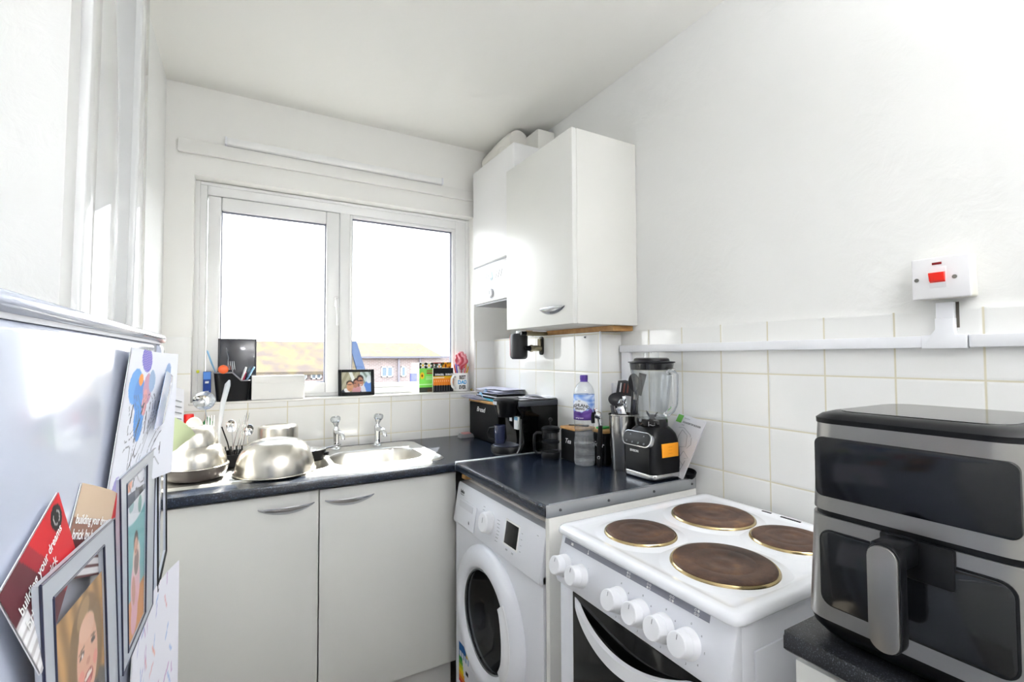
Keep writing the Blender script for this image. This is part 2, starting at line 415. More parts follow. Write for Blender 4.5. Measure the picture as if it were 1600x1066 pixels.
br.inputs['Color1'].default_value = (*lin('8d7d7a'), 1); br.inputs['Color2'].default_value = (*lin('a08c88'), 1); br.inputs['Mortar'].default_value = (*lin('aca6a2'), 1)
setp(bb, Roughness=.95); bb.inputs['Specular IOR Level'].default_value = 0
ROOFM = mat('brown_clay_roof_tiles', '5d5450', .95, spec=0, var='74674c', nscale=1.3)
OWIN = mat('white_outside_frames', 'e8ebee', .6, spec=0); OGL = mat('dim_outside_glass', '6f7f90', .1)
SOFF = mat('blue_grey_bargeboard', '333d50', .8, spec=0)
def house(nm, label, x0, x1, ze, zb, yf, depth):
    t = thing(nm, label, 'house', ((x0+x1)/2, yf, GZ))
    obj('wall', B().box(x0, x1, yf, yf+depth, zb, ze), BRK, t)
    return t
# near house: its roof slopes down towards us and ends in a grey bargeboard
yl = 38.0
xl0 = O(-2.6, 1, yl)[0]; xl1, zs = O(.93, 1.0, yl); ze = O(0, .985, yl)[1]; zr = O(0, 1.605, yl+2.6)[1]
hl = house('brick_house', 'pale roofed brick house nearer the window, ending in a grey bargeboard', xl0, xl1, ze, GZ, yl, 8)
obj('roof', B().prism([(yl-.6, ze-.1), (yl+2.6, zr), (yl+8.6, ze-.1), (yl+8.6, ze-.35), (yl-.6, ze-.35)], 'x', xl0-.3, xl1+.1), ROOFM, hl)
obj('bargeboard', B().prism([(yl-.9, ze-.7), (yl-.9, ze-.05), (yl+2.6, zr+.1), (yl+2.6, zr-.35), (yl-.2, ze-.45)], 'x', xl1+.1, xl1+.75), SOFF, hl)
def owin(t, xa, xb, za, zb_, y, bars=1):
    f = B().box(xa, xb, y-.12, y+.05, za, za+.1).box(xa, xb, y-.12, y+.05, zb_-.1, zb_).box(xa, xa+.1, y-.12, y+.05, za, zb_).box(xb-.1, xb, y-.12, y+.05, za, zb_)
    for k in range(bars): x = xa+(xb-xa)*(k+1)/(bars+1); f.box(x-.07, x+.07, y-.12, y+.05, za, zb_)
    f = obj('window', f, OWIN, t); obj('pane', B().box(xa+.05, xb-.05, y-.04, y+.06, za+.05, zb_-.05), OGL, f)
for xa, xb in ((-.30, -.06), (.02, .24)): owin(hl, O(xa, 0, yl)[0], O(xb, 0, yl)[0], O(0, .78, yl)[1], O(0, .965, yl)[1], yl)
# farther house with a hipped roof
xr0 = O(.2, 1)[0]; xr1 = O(3.9, 1)[0]; ze = O(0, 1.275)[1]; zr = O(0, 1.60, YD+2.8)[1]
hr = house('brick_house', 'brick house with a hipped tiled roof, blue door and white windows', xr0, xr1, ze, GZ, YD, 9)
xa = O(2.49, 1, YD+2.8)[0]; xh = O(3.05, 1)[0]
bm = B(); P = [bm.bm.verts.new(v) for v in ((xr0, YD-.5, ze), (xh, YD-.5, ze), (xh, YD+9.5, ze), (xr0, YD+9.5, ze), (xr0, YD+2.8, zr), (xa, YD+2.8, zr))]
for f in ((0, 1, 5, 4), (1, 2, 5), (2, 3, 4, 5), (0, 4, 3), (0, 3, 2, 1)): bm.bm.faces.new([P[i] for i in f])
obj('roof', bm, ROOFM, hr)
obj('gutter', B().box(xr0, xr1, YD-.62, YD-.4, ze-.18, ze+.02), mat('grey_gutter', '77757c', .9, spec=0), hr)
for xq0, xq1 in ((1.56, 1.83), (2.03, 2.15)): owin(hr, O(xq0, 1)[0], O(xq1, 1)[0], O(0, .79)[1], O(0, 1.035)[1], YD, 1 if xq0 < 2 else 0)
obj('door', B().box(O(2.26, 1)[0], O(2.42, 1)[0], YD-.1, YD+.05, GZ, O(0, .86)[1]), mat('blue_purple_door', '5d6299', .8, spec=0), hr)
obj('porch_panel', B().box(O(2.55, 1)[0], O(2.78, 1)[0], YD-.1, YD+.05, O(0, .86)[1], O(0, 1.09)[1]), mat('red_hung_tiles', 'a8483e', .9, spec=0), hr)
for x in (1.97, 2.50): obj('downpipe', B().tube([(O(x, 1)[0], YD-.15, ze), (O(x, 1)[0], YD-.15, GZ)], .12, 8), mat('grey_downpipe', '8f8a90', .9, spec=0), hr)
# ---------------------------------------------------------------- fitted units
def crescent(name, parent, o, ud, out, wdt, hgt, dep, m, skew=0):
    """scooped half-moon handle: straight lip on top, bowed lower edge. ud: width direction, out: away from the door"""
    ud = Vector(ud); out = Vector(out); o = Vector(o)
    def fn(u, v):
        a = 2*u-1; k = max(0, 1-a*a)
        return o+ud*(a*wdt/2)+Vector((0, 0, -hgt*k**.8*v+skew*a))+out*(.0015+dep*k**.7*math.cos(v*PI/2)**.8)
    b = B().sheet(fn, 28, 8, thick=.0016)
    b.tube([fn(i/24, 0) for i in range(25)], .0016, 6)
    return obj(name, b, m, parent, 60)
HND = mat('satin_aluminium_handle', 'c3c5cb', .25, metal=.9)
# sink base unit
t = thing('sink_base_unit', 'white double base unit under the sink worktop', 'kitchen cabinet', (-1.08, -.29, FZ))
obj('carcass', B().box(-1.58, -1.562, -.555, -.01, .09, .82).box(-.595, -.577, -.555, -.01, .09, .82).box(-1.562, -.595, -.555, -.01, .09, .108).box(-1.562, -.595, -.555, -.535, .74, .815).box(-1.562, -.595, -.02, -.01, .108, .70), CARC, t)
obj('plinth', B().box(-1.58, -.577, -.52, -.50, FZ, .09), mat('grey_white_plinth', 'd4d4d2', .45), t)
for x0, x1, hx0, hx1, nm in ((-1.577, -1.0775, -1.259, -1.091, 'a'), (-1.0735, -.578, -1.057, -.893, 'b')):
    dr = obj('door', B().box(x0, x1, -.576, -.557, .094, .812, .0015), mat('greyish_white_laminate', 'dadad6', .36), t)
    crescent('handle', dr, ((hx0+hx1)/2, -.576, .774), (1, 0, 0), (0, -1, 0), hx1-hx0, .024, .018, HND)
# wall unit
t = thing('wall_cabinet', 'white wall cabinet hung beside the boiler', 'kitchen cabinet', (-.15, -.735, 1.376))
obj('carcass', B().box(-.284, -.001, -.976, -.494, 1.377, 2.074, .001), CARC, t)
dr = obj('door', B().box(-.304, -.286, -.9745, -.4955, 1.377, 2.075, .0018), DOORW, t)
crescent('handle', dr, (-.304, -.845, 1.443), (0, -1, 0), (-1, 0, 0), .165, .024, .018, HND)
obj('wood_batten', B().box(-.10, -.001, -.95, -.50, 1.357, 1.3765), WOOD, t)
obj('shelf_edge', B().box(-.2865, -.284, -.974, -.97, 1.38, 2.07), CARC, t)
# worktops
WBX = [(-1.583, -1.165), (-1.012, -1.005), (-.652, -.001)]
b = B()
b.box(-1.583, -1.165, -.598, -.007, W1-.030, W1, .004, 3).box(-.652, -.591, -.598, -.007, W1-.030, W1).box(-.591, -.113, -.612, -.007, W1-.030, W1)
b.box(-1.166, -.651, -.600, -.471, W1-.030, W1).box(-1.166, -.651, -.18, -.007, W1-.030, W1)
b.prism([(-.590, W1-.030), (-.603, W1-.030), (-.606, W1-.026), (-.606, W1-.006), (-.603, W1-.001), (-.596, W1+.0004), (-.590, W1)], 'x', -1.583, -.594)
obj('sink_worktop', b, LAM, label='dark flecked worktop holding the sink under the window', cat='worktop')
t = thing('side_worktop', 'dark flecked worktop over the washing machine carrying the blender', 'worktop', (-.3, -.93, W2-.03))
b = B().box(-.585, -.008, -1.238, -.897, W2-.031, W2).box(-.585, -.1125, -.897, -.624, W2-.031, W2)
b.prism([(-.585, W2-.031), (-.596, W2-.031), (-.600, W2-.027), (-.600, W2-.007), (-.597, W2-.002), (-.590, W2), (-.585, W2)], 'y', -1.238, -.624)
obj('board', b, LAM, t)
obj('joint_strip', B().box(-.598, -.113, -.6235, -.613, W2-.029, W2+.003, .002), mat('aluminium_joint_strip', 'd3d6d9', .3, metal=.8), t)
es = obj('end_strip', B().box(-.599, -.015, -1.2445, -1.2385, W2-.031, W2+.003, .0025, 3).box(-.585, -.015, -1.2445, -1.232, W2, W2+.003, .001), GREYM, t)
for x in (-.555, -.385, -.205, -.035): obj('screw', B().cyl((x, -1.2444, W2-.014), (x, -1.2472, W2-.014), .0042, .0035, 12), mat('dull_screw', '6b6c6e', .4, metal=.8), es)
obj('wood_batten', B().box(-.575, -.52, -.66, -.628, W2-.060, W2-.0315), WOOD, t)
obj('end_panel', B().box(-.590, -.012, -1.242, -1.224, FZ, W2-.032, .001), CARC, label='white end panel between washing machine and cooker', cat='panel')
# worktop and base unit under the air fryer
t = thing('corner_base_unit', 'white base unit under the sparkly black worktop', 'kitchen cabinet', (-.3, -2.3, FZ))
obj('carcass', B().box(-.565, -.008, -2.75, -1.888, .09, .822, .001), CARC, t)
obj('plinth', B().box(-.52, -.50, -2.75, -1.888, FZ, .09), CARC, t)
obj('door', B().box(-.585, -.567, -2.40, -1.890, .094, .808, .0015), DOORW, t)
obj('door', B().box(-.585, -.567, -2.75, -2.403, .094, .808, .0015), DOORW, t)
b = B().box(-.585, -.008, -2.75, -1.885, W1-.030, W1)
b.prism([(-.585, W1-.030), (-.600, W1-.030), (-.606, W1-.025), (-.606, W1-.008), (-.602, W1-.002), (-.594, W1), (-.585, W1)], 'y', -2.75, -1.885)
b.box(-.600, -.02, -1.8855, -1.883, W1-.028, W1-.002)
obj('sparkle_worktop', b, LAM2, label='sparkly black worktop with rounded edge under the air fryer', cat='worktop')

# ---------------------------------------------------------------- sink and taps
t = thing('kitchen_sink', 'stainless steel sink with drainer set into dark worktop', 'sink', (-1.07, -.30, W1))
def rr(x, y, x0, x1, y0, y1, r):      # signed distance to a rounded rectangle, negative inside
    qx = abs(x-(x0+x1)/2)-(x1-x0)/2+r; qy = abs(y-(y0+y1)/2)-(y1-y0)/2+r
    return math.hypot(max(qx, 0), max(qy, 0))+min(max(qx, qy), 0)-r
def sm(a, b_, x):
    x = min(1, max(0, (x-a)/(b_-a))); return x*x*(3-2*x)
SX0, SX1, SY0, SY1 = -1.553, -.588, -.522, -.066
def sinkz(x, y):
    e = rr(x, y, SX0, SX1, SY0, SY1, .055)
    z = .0075*sm(0, -.010, e)-.0035*sm(-.013, -.022, e)
    for bx in ((-.995, -.655, -.462, -.185, .085, .150), (-1.155, -1.022, -.455, -.215, .06, .10)):
        d = rr(x, y, *bx[:5])
        z += .002*math.exp(-(d/.006)**2)-bx[5]*sm(.004, -.028, d)
    if x < -1.185:
        k = sm(-1.185, -1.215, x)*sm(-1.525, -1.49, x)*sm(-.49, -.46, y)*sm(-.10, -.13, y)
        z -= k*(.003+.0022*math.cos(y*2*PI/.034))
    return z
XS = sorted({round(SX0+(SX1-SX0)*i/200, 5) for i in range(201)}); YS = [SY0+(SY1-SY0)*j/100 for j in range(101)]
bm = B(); g = {}
for j, y in enumerate(YS):
    for i, x in enumerate(XS):
        if rr(x, y, SX0, SX1, SY0, SY1, .055) < .003: g[i, j] = bm.bm.verts.new((x, y, W1+.0005+sinkz(x, y)))
for j in range(100):
    for i in range(len(XS)-1):
        q = [(i, j), (i+1, j), (i+1, j+1), (i, j+1)]
        if all(k in g for k in q): bm.bm.faces.new([g[k] for k in q])
obj('basin', bm, SINKM, t, 60)
for x, y, z in ((-.825, -.32, W1-.1425), (-1.09, -.335, W1-.093)):
    p = obj('drain', B().lathe([(0, .0), (.012, .001), (.03, .003), (.034, .002), (.034, 0)], (x, y, z), seg=28), CHROME, t)
    obj('plug_cross', B().box(x-.018, x+.018, y-.002, y+.002, z+.002, z+.0045).box(x-.002, x+.002, y-.018, y+.018, z+.002, z+.0045), INK, p)
HEADM = clear('clear_acrylic_head', (.93, .95, .97), .03, 1.49, .9, (.35, .38, .42))
def tap(x, y, lab, lean):
    z = W1+.006
    t = thing('pillar_tap', lab, 'tap', (x, y, z), 'pillar taps behind the sink')
    obj('body', B().lathe([(0, 0), (.021, 0), (.021, .004), (.016, .007), (.0125, .012), (.0115, .03), (.0125, .055), (.0145, .072), (.0145, .086), (.011, .092), (.009, .098), (0, .098)], (x, y, z), seg=28), CHROME, t)
    obj('spout', B().tube([(x, y, z+.074), (x+.006, y-.03, z+.078), (x+.012, y-.062, z+.074), (x+.014, y-.074, z+.062), (x+.0145, y-.076, z+.05)], [.012, .0105, .0095, .009, .009], 14), CHROME, t)
    h = obj('handle', B().lathe([(0, 0), (.008, 0), (.009, .008), (.0135, .016), (.0155, .024), (.012, .028), (0, .028)], (x, y, z+.096), (lean*.12, -.1, 1), 12), CHROME, t)
    obj('acrylic_head', B().lathe([(0, 0), (.016, .0), (.021, .007), (.0215, .018), (.017, .024), (0, .025)], (x+lean*.003, y-.002, z+.118), (lean*.12, -.1, 1), 10), HEADM, h, 15)
    obj('index_cap', B().cyl((x+lean*.005, y-.0045, z+.1415), (x+lean*.0055, y-.005, z+.1445), .0075, seg=16), CHROME, h)
    return t
tap(-.944, -.104, 'chrome pillar tap, the left one behind the sink nearer the dish rack', -1)
tap(-.766, -.106, 'chrome pillar tap, the right one behind the middle of the basin', 1)

# ---------------------------------------------------------------- boiler, flue, pipe fittings
BOIL = mat('boiler_white_casing', 'f2f2f2', .3, coat=.1)
t = thing('wall_boiler', 'white gas boiler in the corner with a round dial', 'boiler', (-.135, -.28, 1.524))
obj('casing', B().box(-.262, -.001, -.488, -.055, 1.722, 2.226, .008, 3).box(-.262, -.001, -.488, -.055, 1.53, 1.716, .006), BOIL, t)
obj('seam', B().box(-.258, -.01, -.484, -.06, 1.714, 1.724), mat('grey_seam', '9a9b9e', .6), t)
obj('underside', B().box(-.25, -.02, -.478, -.065, 1.522, 1.531), mat('grey_boiler_underside', '8d8e90', .5, metal=.4), t)
k = obj('dial', B().lathe([(0, .012), (.016, .012), (.018, .01), (.0185, .002), (.026, .002), (.026, 0), (0, 0)], (-.2621, -.270, 1.566), (-1, 0, 0), 32), PLASTW, t)
obj('dial_ring', B().lathe([(.019, .0026), (.0215, .0032), (.0235, .0026), (.0215, .002)], (-.2621, -.270, 1.566), (-1, 0, 0), 32, True), mat('grey_print_ring', '80848c', .5), k)
obj('pointer', B().box(-.2755, -.2738, -.272, -.268, 1.562, 1.580), mat('grey_print', 'a3a6ab', .5), k)
pl_ = [(0, .030), (.006, .018), (.012, .006), (.013, -.006), (.009, -.016), (0, -.020), (-.009, -.016), (-.013, -.006), (-.012, .006), (-.006, .018)]
obj('drop_emblem', B().prism([(-.268+a, 1.648+c) for a, c in pl_], 'x', -.2632, -.2622), mat('pale_blue_print', '9fd3e0', .3), t)
obj('drop_shade', B().prism([(-.268+a, 1.648+c) for a, c in pl_ if c < 0], 'x', -.2636, -.2626), mat('grey_blue_print', '7f9aa6', .3), t)
for y0 in (-.20, -.225, -.31, -.335, -.36): obj('print', B().tube([(-.2625, y0, 1.635), (-.2625, y0-.012, 1.655), (-.2625, y0-.016, 1.67)], .0014, 6), mat('faint_print', 'd3d6da', .4), t)
b = B()
for k in range(3): b.tube([(-.2+.03*k, -.40+.03*k, 1.53), (-.2+.03*k, -.405+.03*k, 1.46), (-.17+.03*k, -.43+.03*k, 1.40), (-.16+.03*k, -.45+.03*k, 1.36)], .006, 10)
obj('pipes', b, mat('copper_brass_pipe', 'a07a4c', .3, metal=1), t)
obj('cable', B().tube([(-.23, -.385, 1.525), (-.235, -.40, 1.50), (-.225, -.41, 1.46), (-.21, -.425, 1.41), (-.20, -.44, 1.38)], .004, 8), PLASTW, t)
fl = thing('boiler_flue', 'rounded white flue elbow on top of the boiler', 'flue', (-.13, -.25, 2.226))
b = B(); P = []
obj('elbow', B().lathe([(.062, 0), (.066, .01), (.066, .06), (.064, .075), (.0, .075)], (-.14, -.25, 2.2265), seg=36).tube(
    [(-.14, -.33, 2.318), (-.14, -.28, 2.318), (-.14, -.19, 2.314), (-.14, -.11, 2.305), (-.14, -.03, 2.300)], [.052, .059, .060, .058, .056], 32), mat('flue_white', 'edebe4', .35), fl)
obj('collar', B().lathe([(.066, 0), (.071, .002), (.071, .02), (.066, .022)], (-.14, -.25, 2.245), seg=36), PLASTW, fl)
obj('box_duct', B().box(-.10, -.002, -.44, -.20, 2.2265, 2.345, .006), mat('flue_white_box', 'efeee8', .4), fl)
t = thing('pressure_canister', 'black canister with a red edge hanging under the wall cabinet', 'canister', (-.2, -.425, 1.247))
obj('body', B().lathe([(0, 0), (.03, .0), (.039, .008), (.041, .02), (.041, .105), (.036, .116), (0, .12)], (-.205, -.43, 1.249), seg=36), mat('black_canister_paint', '26272b', .4), t)
def arc(u, v): a = R(105+60*u); return Vector((-.205+.0414*math.cos(a), -.43+.0414*math.sin(a), 1.265+.095*v))
obj('red_label', B().sheet(arc, 12, 1, thick=.0003), mat('red_label', 'c8433a', .4), t)
obj('valve', B().cyl((-.205, -.43, 1.366), (-.205, -.43, 1.3765), .012), CHROME, t)
t = thing('isolator_valve', 'brass and chrome isolating valve with black knob on boxing tiles', 'valve', (-.14, -.47, 1.29))
VB = mat('dull_brass', 'a39a82', .32, metal=1)
obj('wall_plate', B().prism(rrect(-.498, -.470, 1.268, 1.352, .012), 'x', -.122, -.1125, .002), mat('dark_bronze_plate', '4b4740', .45, metal=.6), t)
obj('body', B().cyl((-.121, -.484, 1.298), (-.165, -.484, 1.298), .013, bev=.002).cyl((-.165, -.484, 1.298), (-.178, -.484, 1.298), .016, seg=6).cyl((-.128, -.484, 1.30), (-.128, -.484, 1.342), .009), VB, t)
obj('knob', B().cyl((-.178, -.484, 1.298), (-.205, -.484, 1.298), .013, .009, bev=.002), BLKP, t)
obj('upper_body', B().cyl((-.10, -.50, 1.364), (-.21, -.50, 1.364), .010).cyl((-.15, -.50, 1.364), (-.185, -.50, 1.364), .0105, seg=6), VB, t)
obj('upper_knob', B().cyl((-.21, -.50, 1.364), (-.235, -.50, 1.364), .0105, .008), BLKP, t)
t = thing('tile_hook', 'small screw hook on the corner tile of the boxing', 'hook', (-.115, -.80, 1.335))
obj('screw', B().cyl((-.1121, -.80, 1.337), (-.119, -.80, 1.337), .004, .003, 12), mat('grey_screw', '77777a', .4, metal=.7), t)
obj('rim', B().lathe([(.0045, 0), (.006, .001), (.006, .002), (.0045, .002)], (-.1122, -.80, 1.337), (-1, 0, 0), 14, True), PLASTW, t)

# ---------------------------------------------------------------- cable trunking and cooker switch
t = thing('cable_trunking', 'white plastic cable trunking running along the tiled wall', 'trunking', (-.01, -1.8, 1.275))
obj('long_run', B().box(-.021, -.0062, -1.856, -.8955, 1.276, 1.302, .002), PLASTW, t)
obj('far_run', B().box(-.021, -.0062, -3.0, -1.929, 1.2765, 1.3025, .002), PLASTW, t)
obj('tee', B().prism([(-1.927, 1.2745), (-1.927, 1.3035), (-1.909, 1.3035), (-1.907, 1.315), (-1.907, 1.338), (-1.876, 1.338), (-1.876, 1.315), (-1.868, 1.3035), (-1.852, 1.303), (-1.852, 1.2745)], 'x', -.0235, -.0062, .0015), PLASTW, t)
obj('riser', B().box(-.022, -.0062, -1.9065, -1.8775, 1.338, 1.372, .002), PLASTW, t)
obj('drop', B().box(-.021, -.0062, -.950, -.905, .862, 1.275, .002), PLASTW, t)
obj('gap_grout', B().box(-.0075, -.0062, -1.9115, -1.9065, 1.318, 1.372), mat('dark_grout_gap', '57534b', .9), t)
t = thing('cooker_switch', 'white cooker switch with red rocker above the tiles', 'switch', (-.02, -1.887, 1.378))
obj('back_box', B().box(-.036, -.0005, -1.941, -1.846, 1.380, 1.466, .004, 3), mat('aged_white_plastic', 'e9e6dc', .35), t)
fp = obj('faceplate', B().box(-.042, -.0355, -1.942, -1.845, 1.379, 1.467, .003, 3), mat('switch_faceplate', 'f0eff1', .22), t)
obj('rocker_surround', B().box(-.0428, -.0415, -1.904, -1.876, 1.402, 1.446, .0005), mat('switch_surround', 'e6e5e8', .3), fp)
obj('rocker', B().prism([(-.0425, 1.413), (-.0478, 1.4165), (-.0525, 1.433), (-.0425, 1.4345)], 'y', -1.9025, -1.877, .0006), mat('bright_red_rocker', 'ff2b1c', .3), fp)
obj('neon', B().box(-.0431, -.0415, -1.897, -1.881, 1.4505, 1.4555, .0004), mat('dark_red_neon', '7d1015', .2), fp)
for y in (-1.854, -1.917): obj('screw', B().cyl((-.0415, y, 1.4215), (-.0427, y, 1.4215), .0042, seg=16).box(-.0431, -.0426, y-.0035, y+.0035, 1.4211, 1.4219), mat('brass_screw', '8c8a86', .3, metal=.9), fp)
def loft(secs, n=7):
    b = B(); rings = []
    for x0, x1, y0, y1, z, r_ in secs:
        rings.append([b.bm.verts.new((x, y, z)) for x, y in rrect(x0, x1, y0, y1, r_, n)])
    m_ = len(rings[0]); fs = [b.bm.faces.new(rings[0]), b.bm.faces.new(rings[-1])]
    for a, c in zip(rings, rings[1:]):
        for i in range(m_): fs.append(b.bm.faces.new((a[i], a[(i+1) % m_], c[(i+1) % m_], c[i])))
    bmesh.ops.recalc_face_normals(b.bm, faces=fs)
    return b
# ---------------------------------------------------------------- washing machine
YC, ZC, XF = -.890, .400, -.592
wm = thing('washing_machine', 'white front loading washing machine under the side worktop', 'washing machine', (-.31, -.912, FZ))
Y0, Y1 = -1.214, -.612
b = B().box(-.575, -.13, Y1-.012, Y1, FZ+.015, .784, .003).box(-.575, -.13, Y0, Y0+.012, FZ+.015, .784, .003).box(-.14, -.13, Y0+.01, Y1-.01, FZ+.015, .784).box(-.575, -.13, Y0+.01, Y1-.01, FZ+.015, FZ+.03)
arcp = [(YC+.160*math.cos(R(90+a)), ZC+.160*math.sin(R(90+a))) for a in range(0, 181, 6)]
b.prism([(YC, FZ+.02), (Y0, FZ+.02), (Y0, .66), (YC, .66)]+arcp, 'x', XF, -.575)
arcq = [(YC+.160*math.cos(R(90-a)), ZC+.160*math.sin(R(90-a))) for a in range(0, 181, 6)]
b.prism([(YC, .66)]+arcq+[(YC, FZ+.02), (Y1, FZ+.02), (Y1, .66)], 'x', XF, -.575)
obj('body', b, APPW, wm)
for y in (Y0+.05, Y1-.05):
    obj('foot', B().cyl((-.53, y, FZ), (-.53, y, FZ+.02), .02), BLKP, wm)
obj('top_panel', B().box(-.548, -.13, Y0, Y1, .784, .796, .004), mat('greige_top_panel', 'd5cfca', .4), wm)
def px_(z): return -.605+.024*(z-.64)/.144
cp = obj('control_panel', B().prism([(-.575, .640), (-.600, .640), (px_(.648), .648), (px_(.778), .778), (-.577, .786), (-.545, .787), (-.545, .64)], 'y', Y0, Y1, .003), APPW, wm)
PN = Vector((-.144, 0, .024)).normalized(); PU = Vector((.024, 0, .144)).normalized(); RY = Vector((0, -1, 0))
def pp(y, z, o=0): return Vector((px_(z), y, z))+PN*o
text('logo_lettering', 'beko', .017, pp(-.660, .758, .0004), RY, PU, INK, cp, bold=.0003)
obj('logo_underline', B().tube([pp(-.646, .7485, .0006), pp(-.66, .7470, .0006), pp(-.676, .7485, .0006)], .0008, 6), INK, cp)
def panelbox(y0, y1, z0, z1, h, bev=.002):
    return B().prism([(px_(z0)-.0, z0), (px_(z0)+PN.x*h, z0+PN.z*h), (px_(z1)+PN.x*h, z1+PN.z*h), (px_(z1), z1)], 'y', y0, y1, bev)
dr = obj('detergent_drawer', panelbox(-.795, -.620, .650, .735, .003, .001), APPW, wm)
obj('finger_recess', panelbox(-.770, -.655, .707, .728, .0042, .001), mat('soft_grey_recess', 'dfe1e8', .4), dr)
obj('drop_print', B().prism([(-.752+a*.6, .671+c*.6) for a, c in [(0, .012), (.006, 0), (.005, -.006), (0, -.009), (-.005, -.006), (-.006, 0)]], 'x', px_(.671)-.0045, px_(.671)-.0035), GREYI, dr)
dk = obj('programme_dial', B().lathe([(0, .027), (.028, .027), (.032, .024), (.0335, .004), (.037, .003), (.037, 0), (0, 0)], pp(-.893, .7145, 0), PN, 44), PLASTW, wm)
obj('pointer', B().box(-.0008, .0008, -.001, .016, 0, .0006, M=Matrix.Translation(pp(-.893, .7145, .0272)) @ PN.to_track_quat('Z', 'Y').to_matrix().to_4x4()), GREYI, dk)
for k in range(7):
    text('programme_lettering', '-----', .012, pp(-.840-.006*abs(k-3)*.3, .690+.0105*k, .0005), RY, PU, GREYI, cp, space=.8)
    text('programme_lettering', '------', .012, pp(-.958+.006*abs(k-3)*.3, .676+.0105*k, .0005), RY, PU, GREYI, cp, space=.8)
obj('display_surround', panelbox(-1.084, -.998, .683, .758, .0014, .001), mat('white_display_rim', 'fafafa', .2), wm)
ds = obj('display', panelbox(-1.078, -1.004, .6885, .7525, .0024, .0008), BLKG, wm)
for k in range(4): text('option_lettering', '--', .013, pp(-1.098, .692+.017*k, .0005), RY, PU, GREYI, cp)
for y in (-1.022, -1.058): text('button_lettering', 'oo', .011, pp(y, .673, .0005), RY, PU, GREYI, cp)
text('model_lettering', '------', .010, pp(-1.178, .762, .0005), RY, PU, GREYI, cp, space=.6)
# door: ring, dished glass, drum behind
dd = obj('door', B().lathe([(.232, 0), (.231, .010), (.224, .020), (.205, .030), (.186, .033), (.170, .030), (.158, .018), (.1545, .004), (.1545, 0)], (XF, YC, ZC), (-1, 0, 0), 72), APPW, wm, 60)
obj('glass_rim', B().lathe([(.1575, .017), (.1545, .020), (.1515, .017), (.1515, .008)], (XF, YC, ZC), (-1, 0, 0), 64), mat('grey_chrome_rim', '8f9499', .2, metal=.8), dd)
obj('glass_bowl', B().lathe([(.152, .014), (.146, .004), (.135, -.03), (.10, -.06), (.05, -.07), (0, -.072)], (XF, YC, ZC), (-1, 0, 0), 56), clear('smoked_door_glass', (.30, .33, .35), .03, 1.5, .5, (.10, .11, .12)), dd)
obj('drum', B().lathe([(.159, .0), (.159, -.05), (.175, -.12), (.21, -.13), (.21, -.36), (0, -.38)], (XF, YC, ZC), (-1, 0, 0), 56), mat('steel_drum', '9a9ea2', .3, metal=.9), wm)
hb = B()
def hf(u, v):
    a = R(-142-76*u+0); a = R(180+38-76*u)
    rr_ = .152+.042*v; hgt = .031+.012*math.sin(PI*min(1, v*1.2))*math.sin(PI*u)**.5
    return Vector((XF-hgt, YC+rr_*math.cos(a), ZC+rr_*math.sin(a)))
obj('handle', hb.sheet(hf, 24, 8, thick=.003), PLASTW, dd, 50)
EC = ['1f6fb5', '2f9a46', '6cb33f', 'c9d32e', 'f3e21f', 'f2b01f', 'e5752a', 'd8322b']
def elabel(u, v):
    if v > .86: return lin2('1e5fa8') if u < .75 else lin2('f4d23a')
    if v > .76: return (.93, .95, .97) if int(u*9) % 2 else (.55, .68, .82)
    if v > .30:
        k = int((.76-v)/.46*7)
        return lin2(EC[1+k]) if u < .35+.05*k and ((.76-v)/.46*7) % 1 > .15 else ((.1, .1, .12) if .70 < u < .92 and k == 2 else (.95, .95, .96))
    return (.6, .62, .66) if int(v*40) % 3 == 0 and .1 < u < .9 else (.95, .95, .96)
def lin2(h): return tuple(int(h[i:i+2], 16)/255 for i in (0, 2, 4))
obj('energy_label', B().sheet(lambda u, v: Vector((XF-.0006, -.640-.088*u, -.0+.205*v)), 24, 60, elabel), PIC, wm)

# ---------------------------------------------------------------- cooker
ck = thing('electric_cooker', 'white electric cooker with four rusty solid hotplates', 'cooker', (-.32, -1.558, FZ))
CY0, CY1 = -1.803, -1.314
obj('body', B().box(-.590, -.05, CY0, CY1, FZ+.03, .817, .006, 3), APPW, ck)
obj('side_rib', B().box(-.555, -.075, CY0-.0035, CY0+.001, .10, .765, .0025), APPW, ck)
for x in (-.53, -.1):
    for y in (CY0+.05, CY1-.05): obj('foot', B().cyl((x, y, FZ), (x, y, FZ+.035), .02), BLKP, ck)
BUR = [(-.470, -1.455, .080, 'front left'), (-.217, -1.463, .099, 'back left'), (-.450, -1.668, .099, 'front right'), (-.203, -1.660, .080, 'back right')]
HX0, HX1, HY0, HY1 = -.610, -.040, -1.812, -1.298
def rim(d, z): return (HX0+d, HX1-d, HY0+d, HY1-d, z, max(.004, .024-d*.5))
b = loft([rim(.003, .8175), rim(.0005, .8185), rim(0, .8215), rim(.0006, .8265), rim(.003, .8315), rim(.0075, .8345), rim(.012, .8352), rim(.022, .8352), rim(.028, .8340), rim(.036, .8316), rim(.044, .8310)])
for bx, by, br_, _ in BUR: b.lathe([(br_+.028, .8309), (br_+.018, .8325), (br_+.010, .8342), (br_-.002, .8345)], (bx, by, 0), seg=72)
hob = obj('hob', b, ENAM, ck, 60)
RUST, nt, bb = nodes('rusty_cast_iron')
tc = nt.nodes.new('ShaderNodeTexCoord'); n1 = nt.nodes.new('ShaderNodeTexNoise'); n1.inputs['Scale'].default_value = 14; n1.inputs['Detail'].default_value = 8; n1.inputs['Roughness'].default_value = .65
rp = nt.nodes.new('ShaderNodeValToRGB'); e = rp.color_ramp.elements
e[0].position = .30; e[0].color = (*lin('2f2622'), 1); e[1].position = .74; e[1].color = (*lin('83603c'), 1)
q = e.new(.46); q.color = (*lin('4d372c'), 1); q = e.new(.58); q.color = (*lin('604637'), 1)
